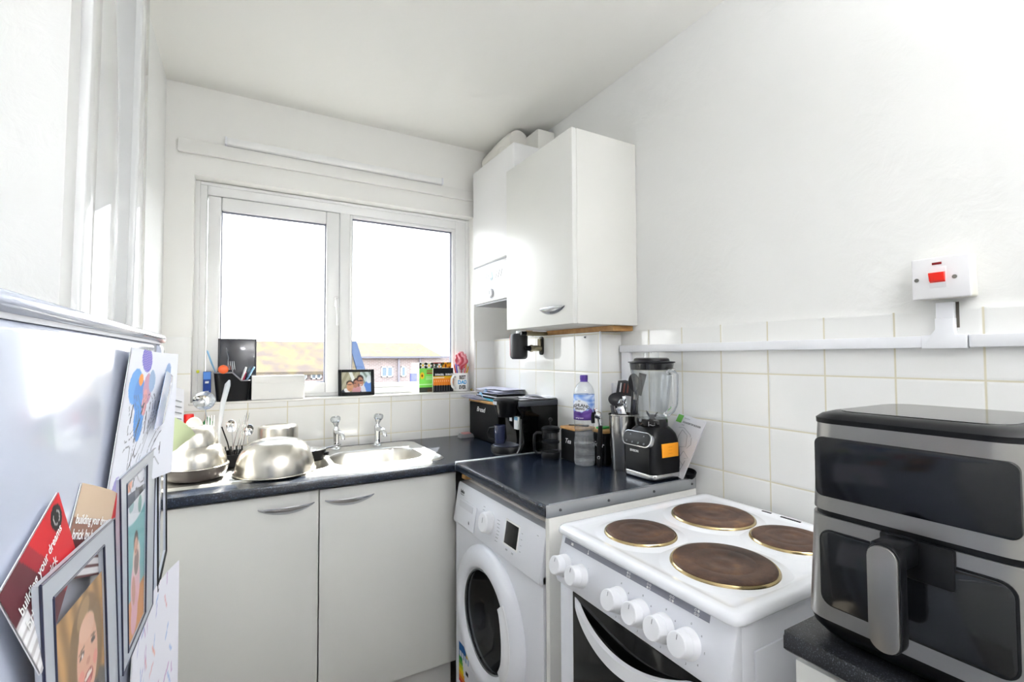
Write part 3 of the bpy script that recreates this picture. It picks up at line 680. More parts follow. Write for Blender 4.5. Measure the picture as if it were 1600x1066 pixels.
nt.links.new(tc.outputs['Object'], n1.inputs['Vector']); nt.links.new(n1.outputs['Fac'], rp.inputs['Fac']); nt.links.new(rp.outputs['Color'], bb.inputs['Base Color'])
setp(bb, Roughness=.58, Metallic=.15); addbump(nt, bb, .25, 160, .0008)
for bx, by, br_, nm in BUR:
    z0 = .8345
    rg = obj('hotplate', B().lathe([(0, .0085), (.012, .0085), (.016, .0075), (br_*.36, .0077), (br_*.40, .0088), (br_*.62, .0088), (br_*.64, .0082), (br_*.66, .0088), (br_-.006, .0088), (br_-.002, .0078), (br_, .005), (br_, 0)], (bx, by, z0), seg=72), RUST, ck, 50,
             label='rusty brown '+nm+' hotplate')
    obj('chrome_rim', B().lathe([(br_+.0003, .0046), (br_+.0026, .0050), (br_+.0052, .002), (br_+.0058, -.001)], (bx, by, z0), seg=72), mat('dull_brassy_rim', 'b9a67c', .2, metal=1), rg)
for y0, y1, x in ((-1.502, -1.528, -.062), (-1.555, -1.607, -.064)):
    obj('vent_slot', B().box(x-.003, x+.003, y1, y0, .8325, .8361), mat('dark_slot', '2c2c30', .6), hob)
TX, TZ, BX_, BZ = -.596, .8165, -.6215, .717
KN = Vector((BZ-TZ, 0, TX-BX_)).normalized(); KU = Vector((TX-BX_, 0, TZ-BZ)).normalized()
if KN.x > 0: KN = -KN
def kp(y, z, o=0):
    t_ = (z-BZ)/(TZ-BZ); return Vector((BX_+(TX-BX_)*t_, y, z))+KN*o
pn = obj('control_panel', B().prism([(TX, TZ), (BX_, BZ), (BX_+.006, .7015), (-.585, .7015), (-.585, TZ)], 'y', CY0, CY1, .002), APPW, ck)
st = B()
for za, zb in ((.7955, .8085),):
    q = [kp(-1.328, zb, .0006), kp(-1.328, za, .0006), kp(-1.752, za+.003, .0006), kp(-1.752, zb+.003, .0006)]
    st.bm.faces.new([st.bm.verts.new(v) for v in q])
stp = obj('grey_stripe', st, mat('grey_print_stripe', '8d8f9c', .35), pn)
KY = [(-1.345, .748), (-1.408, .747), (-1.537, .748), (-1.599, .749), (-1.659, .749), (-1.717, .750)]
IY = [(-1.359, .8015), (-1.420, .802), (-1.553, .8035), (-1.610, .8035), (-1.668, .804), (-1.725, .8045)]
FILL = [None, None, 0, 2, 3, 1]
for i, (y, z) in enumerate(IY):
    b = B()
    if FILL[i] is None:
        if i == 0: b.prism([(-.004, -.003), (.004, -.003), (.004, .003), (-.004, .003)], 'z', 0, .0003)
        else: b.lathe([(0, .0003), (.0022, .0003), (.0022, 0)], (0, -.002, 0), seg=12).prism([(-.0008, -.001), (.0008, -.001), (.0008, .006), (-.0008, .006)], 'z', 0, .0003)
    else:
        for k, (a, c) in enumerate(((-.0031, .0031), (.0031, .0031), (-.0031, -.0031), (.0031, -.0031))):
            if k == FILL[i]: b.lathe([(0, .0003), (.0024, .0003), (.0024, 0)], (a, c, 0), seg=14)
            else: b.lathe([(.0015, .0), (.0015, .0003), (.0023, .0003), (.0023, 0)], (a, c, 0), seg=14)
    Mx = Matrix((Vector((0, -1, 0)), KU, KN)).transposed().to_4x4(); Mx.translation = kp(y, z, .0008)
    bmesh.ops.transform(b.bm, matrix=Mx, verts=b.bm.verts)
    obj('print', b, WHITEI, stp)
for i, (y, z) in enumerate(KY):
    kb = obj('knob', B().lathe([(0, .034), (.0195, .034), (.0212, .0325), (.0222, .018), (.0226, .0155), (.0238, .0145), (.0262, .003), (.0265, 0), (0, 0)], kp(y, z), KN, 40), PLASTW, ck, 28)
    obj('pointer', B().box(-.0006, .0006, .008, .0165, 0, .0005, M=Matrix.Translation(kp(y, z, .0341)) @ Matrix((Vector((0, -1, 0)), KU, KN)).transposed().to_4x4()), GREYI, kb)
    for k in range(7 if i > 1 else 4):
        a = R(90-k*45) if i > 1 else R(100-k*50)
        c = kp(y, z, .0004)+RY*math.cos(a)*.0335+KU*math.sin(a)*.0335
        if c.z > .712: text('dial_lettering', str('0654321'[k]) if i > 1 else '-', .0055, c, RY, KU, GREYI, pn)
od = obj('oven_door', B().box(-.612, -.592, -1.800, -1.372, .12, .698, .003), BLKG, ck)
obj('door_side_trim', B().box(-.609, -.592, -1.3715, -1.318, .12, .696, .003), APPW, od)
def oh(u, v):
    a = 2*u-1; y = -1.383-.348*u
    bow = (1-a*a)
    wv = (v-.5)*(.013+.016*bow**.6)
    return Vector((-.613-.030*bow**.7, y, .682-.052*bow+wv))
obj('handle', B().sheet(oh, 48, 6, thick=.011), PLASTW, od, 60)

# ---------------------------------------------------------------- air fryer
af = thing('air_fryer', 'black and steel air fryer with window drawer on sparkly worktop', 'air fryer', (-.44, -2.03, W1))
def hy(z): return .131-.016*(z-.885)/.28
AX0, AX1, AC = -.585, -.345, -2.031
def asec(z, d=0, r_=.034): return (AX0+d, AX1-d, AC-hy(z)+d, AC+hy(z)-d, z, r_)
b = loft([asec(.857, .022), asec(.862, .014), asec(.875, .004), asec(.887, .001)])
obj('base', b, BLKP, af)
for x in (-.54, -.39):
    for y in (-2.12, -1.94): obj('foot', B().cyl((x, y, W1), (x, y, W1+.006), .012), BLKP, af)
obj('upper_shell', loft([asec(1.0405), asec(1.100), asec(1.164)]), STEELH, af)
obj('seam', loft([asec(1.032, .003), asec(1.042, .003)]), BLKP, af)
obj('lid', loft([asec(1.164, -.001), asec(1.171, -.0015), asec(1.1765, .004), asec(1.180, .014), asec(1.1805, .02, .03)]), BLKP, af)
obj('lid_glass', loft([asec(1.1805, .022, .03), asec(1.1815, .0225, .03)]), BLKG, af)
obj('display', B().prism(rrect(-2.136, -1.926, 1.061, 1.145, .010), 'x', AX0-.0035, AX0+.004, .0015), mat('blue_black_screen', '0b0d14', .12), af)
dw = obj('drawer', loft([asec(.887), asec(.96), asec(1.0325)]), STEELH, af)
obj('window', B().prism(rrect(-2.129, -1.931, .910, 1.013, .015), 'x', AX0-.0035, AX0+.004, .0015), mat('dark_window_glass', '17191c', .1), dw)
obj('window_ring', B().prism(rrect(-2.131, -1.929, .908, 1.015, .016), 'x', AX0-.0015, AX0+.004, .001), BLKP, dw)
hh = obj('handle', B().prism(rrect(-2.047, -2.012, .906, 1.034, .0165), 'x', -.640, -.622, .002).box(-.635, AX0+.003, -2.046, -2.013, 1.004, 1.033, .004), BLKP, dw)
obj('handle_plate', B().prism(rrect(-2.0455, -2.0135, .9075, 1.0325, .0155), 'x', -.6435, -.639, .0012), STEELH, hh)
obj('handle_mount', B().box(AX0-.006, AX0+.003, -2.080, -2.005, .985, 1.034, .003), BLKP, dw)
# ---------------------------------------------------------------- things on the worktops, right side
def lay(name, lab, cat, x, y, z, w_, d_, h_, rz, m, group=None, bev=.0008):
    """flat rectangular thing lying at (x, y, z), turned by rz degrees"""
    M = Matrix.Translation((x, y, z)) @ Matrix.Rotation(R(rz), 4, 'Z')
    return obj(name, B().box(-w_/2, w_/2, -d_/2, d_/2, 0, h_, bev, 1, M=M), m, label=lab, cat=cat, group=group)
bb_ = thing('bread_bin', 'black tin bread bin with wooden lid in the worktop corner', 'bread bin', (-.2, -.21, W1))
obj('body', B().box(-.281, -.128, -.368, -.052, W1+.001, 1.034, .006, 3), BLKM, bb_)
obj('lid', B().box(-.284, -.125, -.371, -.049, 1.034, 1.046, .003), WOOD, bb_)
text('lettering', 'Bread', .034, (-.2815, -.185, 1.0), (0, -1, 0), (0, 0, 1), WHITEI, bb_, shear=.35, sx=1.15)
# papers and folders on its lid
BG = 'papers on the bread bin'
LIL = mat('lilac_white_paper', 'dfe0f2', .6); CYAN = mat('cyan_card', '3fa9c4', .5)
lay('cyan_folder', 'cyan folder on the bread bin lid, under the black notebook', 'folder', -.2, -.25, 1.0465, .14, .20, .012, 4, CYAN, BG)
lay('black_notebook', 'black notebook lying over the cyan folder on the bread bin', 'notebook', -.195, -.225, 1.059, .15, .25, .008, -3, BLKM, BG)
lay('white_envelope', 'white envelope between two black notebooks on the bread bin', 'envelope', -.195, -.225, 1.0675, .145, .24, .005, -2, PAPER, BG)
lay('black_notebook', 'uppermost black notebook in the pile on the bread bin', 'notebook', -.192, -.225, 1.073, .15, .245, .007, -4, BLKM, BG)
for i, (rz, lb) in enumerate(((3, 'lowest loose lilac letter on top of the black notebooks'), (-6, 'middle loose lilac letter on top of the black notebooks'), (9, 'topmost loose lilac letter on top of the black notebooks'))):
    M = Matrix.Translation((-.195+.004*i, -.215, 1.085+.0085*i)) @ Matrix.Rotation(R(rz), 4, 'Z')
    obj('letter', B().sheet(lambda u, v: M @ Vector((-.07+.14*u, -.12+.24*v, .004*math.sin(u*4+i)*math.sin(v*5))), 8, 10, thick=.0015), LIL, label=lb, cat='letter', group=BG)
def curl(name, lab, x, y, z, w_, d_, rz, k, ph=0, m=LIL, g=BG):
    M = Matrix.Translation((x, y, z)) @ Matrix.Rotation(R(rz), 4, 'Z')
    return obj(name, B().sheet(lambda u, v: M @ Vector(((u-.5)*w_, (v-.5)*d_, k*(abs(u-.5)*2)**2*(.5+.5*math.sin(v*3+ph)))), 10, 10, thick=.0006), m, label=lab, cat='letter', group=g)
curl('letter', 'crumpled white letter hanging over the front of the bread bin lid', -.262, -.16, 1.0475, .12, .20, 12, .028)
curl('letter', 'white letter under the crumpled one, nearest the window on the bread bin', -.262, -.115, 1.0468, .10, .12, -14, .006, 1)
obj('blue_wrapper', B().sheet(lambda u, v: Vector((-.272+.05*u, -.135-.055*v, 1.066+.028*math.sin(u*PI)*math.sin(v*PI)+.01*math.sin(u*9+v*4))), 10, 10, thick=.001), mat('pale_blue_film', '9cc9e6', .25), label='pale blue plastic wrapper on the bread bin papers', cat='wrapper')
t = thing('sponge_dish', 'small grey soap dish with a pink bar beside the bread bin', 'soap dish', (-.312, -.075, W1))
obj('dish', B().prism([(-.352, W1), (-.275, W1), (-.285, W1+.018), (-.342, W1+.018)], 'y', -.105, -.055, .003), mat('grey_dish_plastic', '8f9093', .4), t)
obj('soap', B().box(-.335, -.292, -.098, -.062, W1+.017, W1+.024, .003), mat('pink_soap', 'd59a9a', .5), t)
# pod coffee machine
cm = thing('coffee_machine', 'black pod coffee machine in front of the bread bin', 'coffee machine', (-.22, -.53, W1))
obj('body', B().prism([(-.300, W1+.004), (-.075, W1+.004), (-.072, 1.05), (-.085, 1.072), (-.15, 1.079), (-.31, 1.079), (-.315, 1.05), (-.295, 1.02), (-.285, .90), (-.300, .875)], 'y', -.602, -.452, .006, 3), BLKG, cm)
obj('side_band', B().box(-.31, -.08, -.6035, -.598, 1.052, 1.074, .002), mat('dark_grey_band', '3a3d44', .35), cm)
obj('water_tank', B().box(-.082, -.058, -.597, -.457, W1+.01, 1.06, .008, 3), clear('smoky_tank', (.4, .42, .45), .05, 1.45, .6, (.15, .15, .17)), cm)
obj('brew_head', B().lathe([(0, 0), (.034, 0), (.04, .01), (.052, .052), (.056, .064), (.054, .073), (.045, .078), (0, .08)], (-.335, -.545, 1.008), seg=40, sy=1.05), BLKP, cm)
obj('logo_plate', B().sheet(lambda u, v: Vector((-.335+.0562*math.cos(R(150+45*u)), -.545+.059*math.sin(R(150+45*u)), 1.061+.014*v)), 10, 1, thick=.0004), mat('pale_grey_logo_plate', 'b8bcc4', .3), cm)
obj('drip_tray', B().lathe([(0, 0), (.062, 0), (.068, .008), (.068, .026), (.064, .032), (0, .032)], (-.33, -.54, W1+.003), seg=40), BLKP, cm)
obj('tray_grid', B().lathe([(0, 0), (.058, 0), (.060, .003), (.058, .005), (0, .005)], (-.33, -.54, W1+.034), seg=40), mat('blue_black_grid', '2b2f3d', .3), cm)
obj('side_rail', B().tube([(-.298, -.600, 1.0), (-.302, -.606, .93), (-.305, -.606, .885), (-.325, -.612, .862), (-.37, -.59, .858), (-.395, -.555, .858)], .005, 8), mat('graphite_rail', '3b3c40', .3), cm)
obj('white_tag', B().box(-.3035, -.3015, -.535, -.515, .985, 1.012, .0005), PAPER, cm)
obj('sticker', B().box(-.3025, -.2905, -.584, -.552, .955, 1.008, .0005), mat('white_sticker', 'eef1f4', .4), cm)
obj('sticker_band', B().box(-.3029, -.3005, -.583, -.553, .993, 1.007, .0004), mat('blue_sticker_band', '7db7dd', .4), cm)
obj('foot', B().cyl((-.265, -.592, W2), (-.265, -.592, W2+.006), .008), mat('grey_foot', '77787a', .5), cm)
mg = thing('glass_cup', 'dark glass cup with a black handle on the coffee machine tray', 'cup', (-.345, -.500, W1+.039))
obj('cup', B().lathe([(0, 0), (.021, 0), (.023, .004), (.0245, .075), (.0225, .076), (.021, .006), (0, .005)], (-.345, -.505, W1+.0395), seg=32), mat('blue_black_glass', '2d3350', .08, coat=.6), mg)
obj('handle', B().tube([(-.357, -.484, .957), (-.372, -.462, .952), (-.378, -.452, .93), (-.373, -.46, .908), (-.358, -.482, .904)], .0045, 8), BLKP, mg)
curl('letter', 'white letter curling up on top of the coffee machine', -.15, -.535, 1.0805, .12, .11, 8, .018, .6, PAPER, 'papers on the coffee machine')
curl('letter', 'white letter lying flat under the curled one on the coffee machine', -.16, -.53, 1.0795, .15, .12, -7, .004, 2, PAPER, 'papers on the coffee machine')
# french press
fp_ = thing('french_press', 'small black framed glass coffee press beside the coffee machine', 'coffee press', (-.238, -.735, W2))
cx, cy = -.238, -.732
obj('base', B().lathe([(0, 0), (.036, 0), (.037, .004), (.037, .020), (.0345, .024), (0, .024)], (cx, cy, W2), seg=32), BLKP, fp_)
obj('beaker', B().lathe([(.033, .024), (.033, .108), (.035, .114)], (cx, cy, W2), seg=36), clear('smoky_beaker', (.85, .86, .88), .03, 1.6, .6, (.4, .4, .42)), fp_)
obj('lid', B().lathe([(0, .128), (.010, .126), (.030, .122), (.037, .116), (.037, .110), (0, .110)], (cx, cy, W2), seg=32), BLKP, fp_)
obj('plunger', B().cyl((cx, cy, W2+.126), (cx, cy, W2+.146), .003).ball((cx, cy, W2+.150), .008, 14).cyl((cx, cy, W2+.062), (cx, cy, W2+.068), .031).cyl((cx, cy, W2+.068), (cx, cy, W2+.112), .002), BLKP, fp_)
hd = Vector((-.87, .49, 0))
def hp(a, z): return Vector((cx, cy, W2+z))+hd*a
obj('handle', B().tube([hp(.034, .098), hp(.055, .099), hp(.064, .090), hp(.066, .06), hp(.064, .028), hp(.052, .018), hp(.034, .018)], .0055, 10), BLKP, fp_)
obj('frame', B().lathe([(.0335, .060), (.0352, .060), (.0352, .066), (.0335, .066)], (cx, cy, W2), seg=36, closed=True).lathe([(.0335, .102), (.0352, .102), (.0352, .108), (.0335, .108)], (cx, cy, W2), seg=36, closed=True), BLKP, fp_)
# canisters
CG = 'black storage canisters'
def canister(x0, x1, y0, y1, word, lab):
    t = thing('storage_canister', lab, 'canister', ((x0+x1)/2, (y0+y1)/2, W2), CG)
    obj('tin', B().box(x0, x1, y0, y1, W2+.001, .978, .005, 3), BLKM, t)
    obj('lid', B().box(x0-.002, x1+.002, y0-.002, y1+.002, .978, .989, .003), WOOD, t)
    text('lettering', word, .026, (x0-.0006, (y0+y1)/2, .935), (0, -1, 0), (0, 0, 1), WHITEI, t, shear=.35)
canister(-.214, -.119, -.862, -.767, 'Tea', 'black tin canister with wooden lid behind the water bottle')
canister(-.158, -.086, -.963, -.894, 'Sugar', 'black tin canister with wooden lid between bottle and utensil pot')
obj('scoop', B().tube([(-.19, -.79, .9925), (-.165, -.82, .9925), (-.14, -.85, .9925)], [.004, .004, .009], 10, .5), BLKP, label='black scoop lying on the canister lid behind the bottle', cat='scoop')
obj('green_clip', B().box(-.15, -.10, -.93, -.905, .9895, .997, .002), mat('green_plastic', '35a84a', .4), label='green bag clip on the canister lid by the opener', cat='clip')
# water bottle
WATER, nt, bb = nodes('still_water')
setp(bb, Base_Color=(.97, .985, 1, 1), Roughness=0, IOR=1.33, Transmission_Weight=1)
bx, by = -.205, -.905
bt = thing('water_bottle', 'half full clear water bottle with a purple cap', 'bottle', (bx, by, W2))
prof = [(0, .006), (.014, .003), (.028, .0), (.036, .004), (.0385, .014), (.0385, .028), (.0372, .031), (.0385, .034), (.0385, .062), (.0372, .066), (.0385, .070), (.0380, .085), (.0350, .105), (.0345, .112), (.0358, .116), (.0345, .120), (.0345, .128), (.0370, .136), (.0358, .140), (.0372, .146), (.0375, .165), (.0382, .168), (.0382, .262), (.0375, .266), (.0350, .280), (.029, .292), (.020, .302), (.0135, .308), (.0125, .312), (.0125, .318)]
obj('shell', B().lathe(prof, (bx, by, W2+.0005), seg=48), PET, bt, 60)
wp = [(0, .007), (.028, .003), (.0355, .006), (.0376, .015), (.0376, .062), (.0364, .066), (.0376, .070), (.0374, .084), (0, .084)]
obj('water', B().lathe(wp, (bx, by, W2+.0005), seg=48), WATER, bt, 60)
cp_ = obj('cap', B().lathe([(0, .331), (.0125, .331), (.0145, .329), (.0145, .314), (.0138, .313), (.0138, .310), (.0145, .309), (.0145, .306), (0, .306)], (bx, by, W2+.0005), seg=32), mat('purple_cap', '5b3fa0', .35), bt)
def onlab(x, y, z, a0=R(205), h=.22, r_=.0388):
    a = a0+x/r_; return (bx+(r_+z)*math.cos(a), by+(r_+z)*math.sin(a), W2+h+y)
def blab(u, v):
    n = .5+.5*math.sin(u*23+3*math.sin(v*9))*math.sin(v*17+2*math.sin(u*13))
    sky = [(a*(1-n)+b_*n) for a, b_ in zip((.40, .56, .86), (.82, .88, .97))]
    if v < .38+.06*math.sin(u*31)+.04*math.sin(u*57): sky = [(a*(1-n*.5)+b_*n*.5) for a, b_ in zip((.26, .16, .44), (.55, .42, .72))]
    if v < .06: sky = (.25, .15, .42)
    du = (u-.5)*2*PI*.0388; dv = (v-.56)*.092
    q = (du/.034)**2+(dv/.021)**2
    if q < 1: sky = (.93, .94, .97)
    return sky
obj('label', B().sheet(lambda u, v: Vector(onlab((u-.5)*2*PI*.0386, -.046+.092*v, 0, h=.215)), 120, 46, blab), PIC, bt, 60)
text('lettering', 'HIGHLAND', .0155, None, (1, 0, 0), (0, 1, 0), INK, bt, ext=.0001, bold=.0004, fn=lambda x, y, z: onlab(x, y-.0012*(x/.01)**2*.6+.003, z+.0004))
text('lettering', 'SPRING', .0115, None, (1, 0, 0), (0, 1, 0), INK, bt, ext=.0001, bold=.0003, fn=lambda x, y, z: onlab(x, y-.0105, z+.0004))
text('lettering', 'W', .010, None, (1, 0, 0), (0, 1, 0), INK, bt, ext=.0001, fn=lambda x, y, z: onlab(x, y+.0175, z+.0004))
text('lettering', 'spring water', .0065, None, (1, 0, 0), (0, 1, 0), WHITEI, bt, ext=.0001, fn=lambda x, y, z: onlab(x, y-.043, z+.0004))
# can opener
co_ = thing('can_opener', 'steel can opener with black handle leaning on the steel pot', 'can opener', (-.180, -.958, W2))
obj('handle', B().tube([(-.181, -.957, W2+.001), (-.180, -.958, .90), (-.178, -.96, .96), (-.176, -.962, 1.010)], [.010, .0115, .0105, .009], 14, .75), BLKP, co_)
obj('hang_ring', B().lathe([(.0035, 0), (.0055, .001), (.0055, .002), (.0035, .002)], (-.1890, -.9660, .897), (-.67, -.74, 0), 18, True), CHROME, co_)
obj('second_handle', B().tube([(-.196, -.944, 1.058), (-.197, -.942, 1.04), (-.195, -.945, 1.018)], [.008, .011, .008], 12, .7), BLKP, co_)
obj('head', B().tube([(-.176, -.962, 1.005), (-.178, -.960, 1.035), (-.186, -.951, 1.06), (-.192, -.946, 1.072)], [.008, .012, .011, .007], 12, .6).cyl((-.181, -.968, 1.045), (-.190, -.956, 1.050), .014, seg=24), CHROME, co_)
obj('red_mark', B().cyl((-.1885, -.951, 1.068), (-.192, -.955, 1.068), .0035), mat('red_mark', 'b8382e', .4), co_)
# utensil pot and the utensils in it
ux, uy = -.118, -1.020
up = thing('utensil_pot', 'tall brushed steel pot full of kitchen utensils', 'utensil pot', (ux, uy, W2))
obj('pot', B().lathe([(0, .0), (.046, .0), (.0475, .003), (.0525, .190), (.0545, .192), (.0540, .195), (.0515, .194), (.0465, .006), (0, .005)], (ux, uy, W2+.0005), seg=56), mat('polished_pot_steel', 'bdbbb8', .16, metal=1), up)
UG = 'utensils in the steel pot'
ux, uy = -.126, -1.040
DKP = mat('charcoal_nylon', '2a2a2e', .4); BRN = mat('dark_brown_nylon', '4a3634', .45)
CAMD = Vector((-.67, -.74, 0)); CAMR = Vector((.74, -.67, 0))
def ut(name, lab, m, base, topv, head=None, hm=None, r_=.0045):
    t = thing(name, lab, 'utensil', (base[0], base[1], W2+.007), UG)
    obj('shaft', B().tube([(base[0], base[1], W2+.008), [(a+c)/2 for a, c in zip((*base, W2), topv)], topv], [r_, r_, r_*.9], 10), m, t)
    if head: obj('head', head, hm or m, t, 50)
    return t
def disc(c, a, b_, tilt, dish=.012, th=.0025):
    """spoon or ladle bowl facing the room: half axes a (across) and b_ (up)"""
    c = Vector(c); n = (CAMD+Vector((0, 0, tilt))).normalized(); u_ = CAMR; v_ = n.cross(u_)
    q = B()
    q.sheet(lambda u, v: c+u_*(a*v*math.cos(2*PI*u))+v_*(b_*v*math.sin(2*PI*u))-n*(dish*(1-v*v)), 28, 6, thick=th)
    bmesh.ops.remove_doubles(q.bm, verts=q.bm.verts, dist=1e-5)
    return q
ut('ladle', 'black ladle with round bowl leaning left in the steel pot', DKP, (ux+.01, uy-.01), (-.158, -1.035, 1.088), disc((-.160, -1.045, 1.108), .031, .027, .55, .016), DKP)
ut('slotted_turner', 'dark slotted turner standing at the back of the steel pot', BRN, (ux-.01, uy), (-.10, -1.015, 1.125),
   B().prism([(-.028, 0), (.028, 0), (.032, .05), (.0, .056), (-.026, .05)], 'y', -.0015, .0015, .001, M=Matrix.Translation((-.100, -1.013, 1.118)) @ Matrix.Rotation(R(-48), 4, 'Z') @ Matrix.Rotation(R(8), 4, 'Y')), DKP)
for k in range(3):
    obj('slot', B().box(-.0165+.013*k, -.0115+.013*k, -.0022, .0022, .010, .044, M=Matrix.Translation((-.100, -1.013, 1.118)) @ Matrix.Rotation(R(-48), 4, 'Z') @ Matrix.Rotation(R(8), 4, 'Y')), mat('rust_red_slot', '8d5147', .5) if k else WHITEI, bpy.data.objects['slotted_turner'].children[1])
ut('serving_spoon', 'black serving spoon standing beside the blender jug', DKP, (ux+.02, uy), (-.085, -1.045, 1.14), disc((-.080, -1.045, 1.165), .020, .034, .25, .008), DKP)
ut('spatula', 'narrow black spatula half hidden by the blender jug', DKP, (ux+.025, uy-.02), (-.070, -1.055, 1.13), B().box(-.013, .013, -.0015, .0015, 0, .08, .001, M=Matrix.Translation((-.066, -1.050, 1.12)) @ Matrix.Rotation(R(-48), 4, 'Z') @ Matrix.Rotation(R(14), 4, 'Y')), DKP)
wk = ut('whisk', 'steel balloon whisk at the right of the steel pot', CHROME, (ux+.0, uy-.01), (-.137, -1.048, 1.04))
for k in range(6):
    a = PI*k/6; d_ = Vector((math.cos(a), math.sin(a), 0)); c0 = Vector((-.138, -1.049, 1.035)); ax = Vector((-.08, -.05, 1)).normalized()
    obj('wire', B().tube([c0+ax*(.075*(1-math.cos(q))/2)+d_*(.018*math.sin(q)*(1 if q < PI else 1)) for q in [PI*2*i/20 for i in range(21)]], .0009, 6), CHROME, wk)
ut('fish_slice', 'steel fish slice low at the front of the steel pot', CHROME, (ux-.015, uy-.02), (-.152, -1.066, 1.055), B().box(-.014, .014, -.001, .001, 0, .034, .0008, M=Matrix.Translation((-.154, -1.068, 1.05)) @ Matrix.Rotation(R(-48), 4, 'Z') @ Matrix.Rotation(R(-20), 4, 'Y')), CHROME)
ut('masher', 'grey masher handle leaning to the left rim of the pot', mat('grey_handle_plastic', '6a6a70', .35), (ux, uy+.02), (-.160, -1.018, 1.085), None, None, .007)
ut('dinner_knife', 'steel knife standing in the middle of the steel pot', CHROME, (ux+.005, uy), (-.137, -1.062, 1.095), B().box(-.006, .006, -.0008, .0008, 0, .045, .0005, M=Matrix.Translation((-.138, -1.063, 1.075)) @ Matrix.Rotation(R(-48), 4, 'Z') @ Matrix.Rotation(R(-6), 4, 'Y')), CHROME)
ut('tongs', 'steel tongs with dark tips at the right of the pot', mat('dark_steel', '5a5b60', .25, metal=.9), (ux+.03, uy-.01), (-.092, -1.062, 1.105), None, None, .006)
for o in list(COL.objects):
    if o.get('group') == UG: o.location += Vector((.008, .020, 0))
t = thing('sensor_box', 'small white plastic box with blue mark beside the trunking', 'sensor', (-.04, -.897, 1.112))
obj('case', B().box(-.060, -.018, -.904, -.8905, 1.112, 1.158, .003), PLASTW, t)
obj('blue_mark', B().box(-.030, -.020, -.9046, -.903, 1.144, 1.154, .0004), mat('blue_mark', '3f6fb5', .4), t)
# blender
qx, qy = -.104, -1.143
bl = thing('countertop_blender', 'black countertop blender with clear jug and orange sticker', 'blender', (qx, qy, W2))
def bsec(h, z, r_):
    h *= .985
    return (qx-h, qx+h, qy-h, qy+h, W2+z, r_)
obj('base', loft([bsec(.066, .002, .02), bsec(.069, .006, .022), bsec(.070, .022, .022), bsec(.069, .055, .022), bsec(.0675, .095, .022), bsec(.0655, .125, .024), bsec(.0625, .143, .028), bsec(.057, .156, .034), bsec(.0525, .163, .040), bsec(.0515, .168, .0505)]), BLKP, bl, 50)
obj('steel_band', loft([bsec(.0712, .006, .0235), bsec(.0716, .007, .024), bsec(.0716, .019, .024), bsec(.0708, .0205, .0235)]), mat('satin_band', 'c9c9ca', .25, metal=1), bl)
obj('collar', B().lathe([(.050, .165), (.0515, .169), (.0505, .190), (.0485, .193), (0, .193)], (qx, qy, W2), seg=44), BLKG, bl)
text('lettering', '|.._:', .016, None, (1, 0, 0), (0, 1, 0), WHITEI, bl, fn=lambda x, y, z: (qx+(.0512+z)*math.cos(R(222)+x/.051), qy+(.0512+z)*math.sin(R(222)+x/.051), W2+.180+y))
PM = Matrix.Translation((qx-.0705, qy-.003, W2+.128)) @ Matrix((Vector((0, -1, 0)), Vector((.30, 0, .954)), Vector((-.954, 0, .30)))).transposed().to_4x4()
cpn = obj('control_panel', B().prism(rrect(-.066, .062, -.024, .026, .022, 8), 'z', -.012, .004, .002, M=PM), mat('silver_panel_rim', 'd9dade', .18, metal=1), bl)
obj('panel_face', B().prism(rrect(-.063, .059, -.0205, .0235, .020, 8), 'z', .001, .0052, .0008, M=PM), mat('satin_black_panel', '0a0b0d'), cpn)
for k, (a, c, s_) in enumerate(((-.030, .010, '^'), (.030, .010, '^'), (-.042, -.010, 'o'), (-.016, -.011, 'o'), (.010, -.011, 'o'), (.036, -.011, 'o'))):
    text('icon_lettering', s_, .013, PM @ Vector((a, c, .0055)), (0, -1, 0), (.30, 0, .954), GREYI, cpn)
text('logo_lettering', 'BIVISON', .0105, (qx-.0698, qy+.014, W2+.088), (0, -1, 0), (0, 0, 1), WHITEI, bl, bold=.0003)
for y in (qy-.003,): obj('front_panel', B().box(qx-.0695, qx-.065, qy-.052, qy+.056, W2+.026, W2+.112, .0015), mat('satin_black_panel', '08090b', .4, spec=.15), bl)
os_ = obj('orange_sticker', B().box(qx-.028, qx+.046, qy-.0690, qy-.065, W2+.073, W2+.117, .0004), mat('orange_sticker', 'f6a01c', .45), bl)
for k in range(3): text('lettering', '-----------', .009, (qx+.009, qy-.0693, W2+.106-.010*k), (1, 0, 0), (0, 0, 1), mat('dull_orange_print', 'c77a10', .5), os_, space=.7)
JZ = W2+.190
b = B()
def jug(u, v):
    h = v*.186; r0 = .048+.0245*(h/.186)**1.0; a = 2*PI*u
    r0 -= .0042*(.5+.5*math.cos(8*a))**2*math.sin(PI*min(1, v*1.1))
    return Vector((qx+r0*math.cos(a), qy+r0*math.sin(a), JZ+h))
obj('jug', b.sheet(jug, 96, 16), JAR, bl, 60)
obj('jug_inner', B().sheet(lambda u, v: (lambda p: Vector((qx+(p.x-qx)*.93, qy+(p.y-qy)*.93, p.z+.004)))(jug(u, v)), 96, 16), JAR, bl, 60)
hv = Vector((.12, -.99, 0))
def jh(a, z): return Vector((qx, qy, JZ+z))+hv*a
obj('jug_handle', B().tube([jh(.064, .158), jh(.086, .160), jh(.0925, .150), jh(.0925, .10), jh(.090, .055), jh(.080, .038), jh(.056, .018)], [.010, .010, .0095, .009, .009, .010, .010], 14), GLASSR, bl, 60)
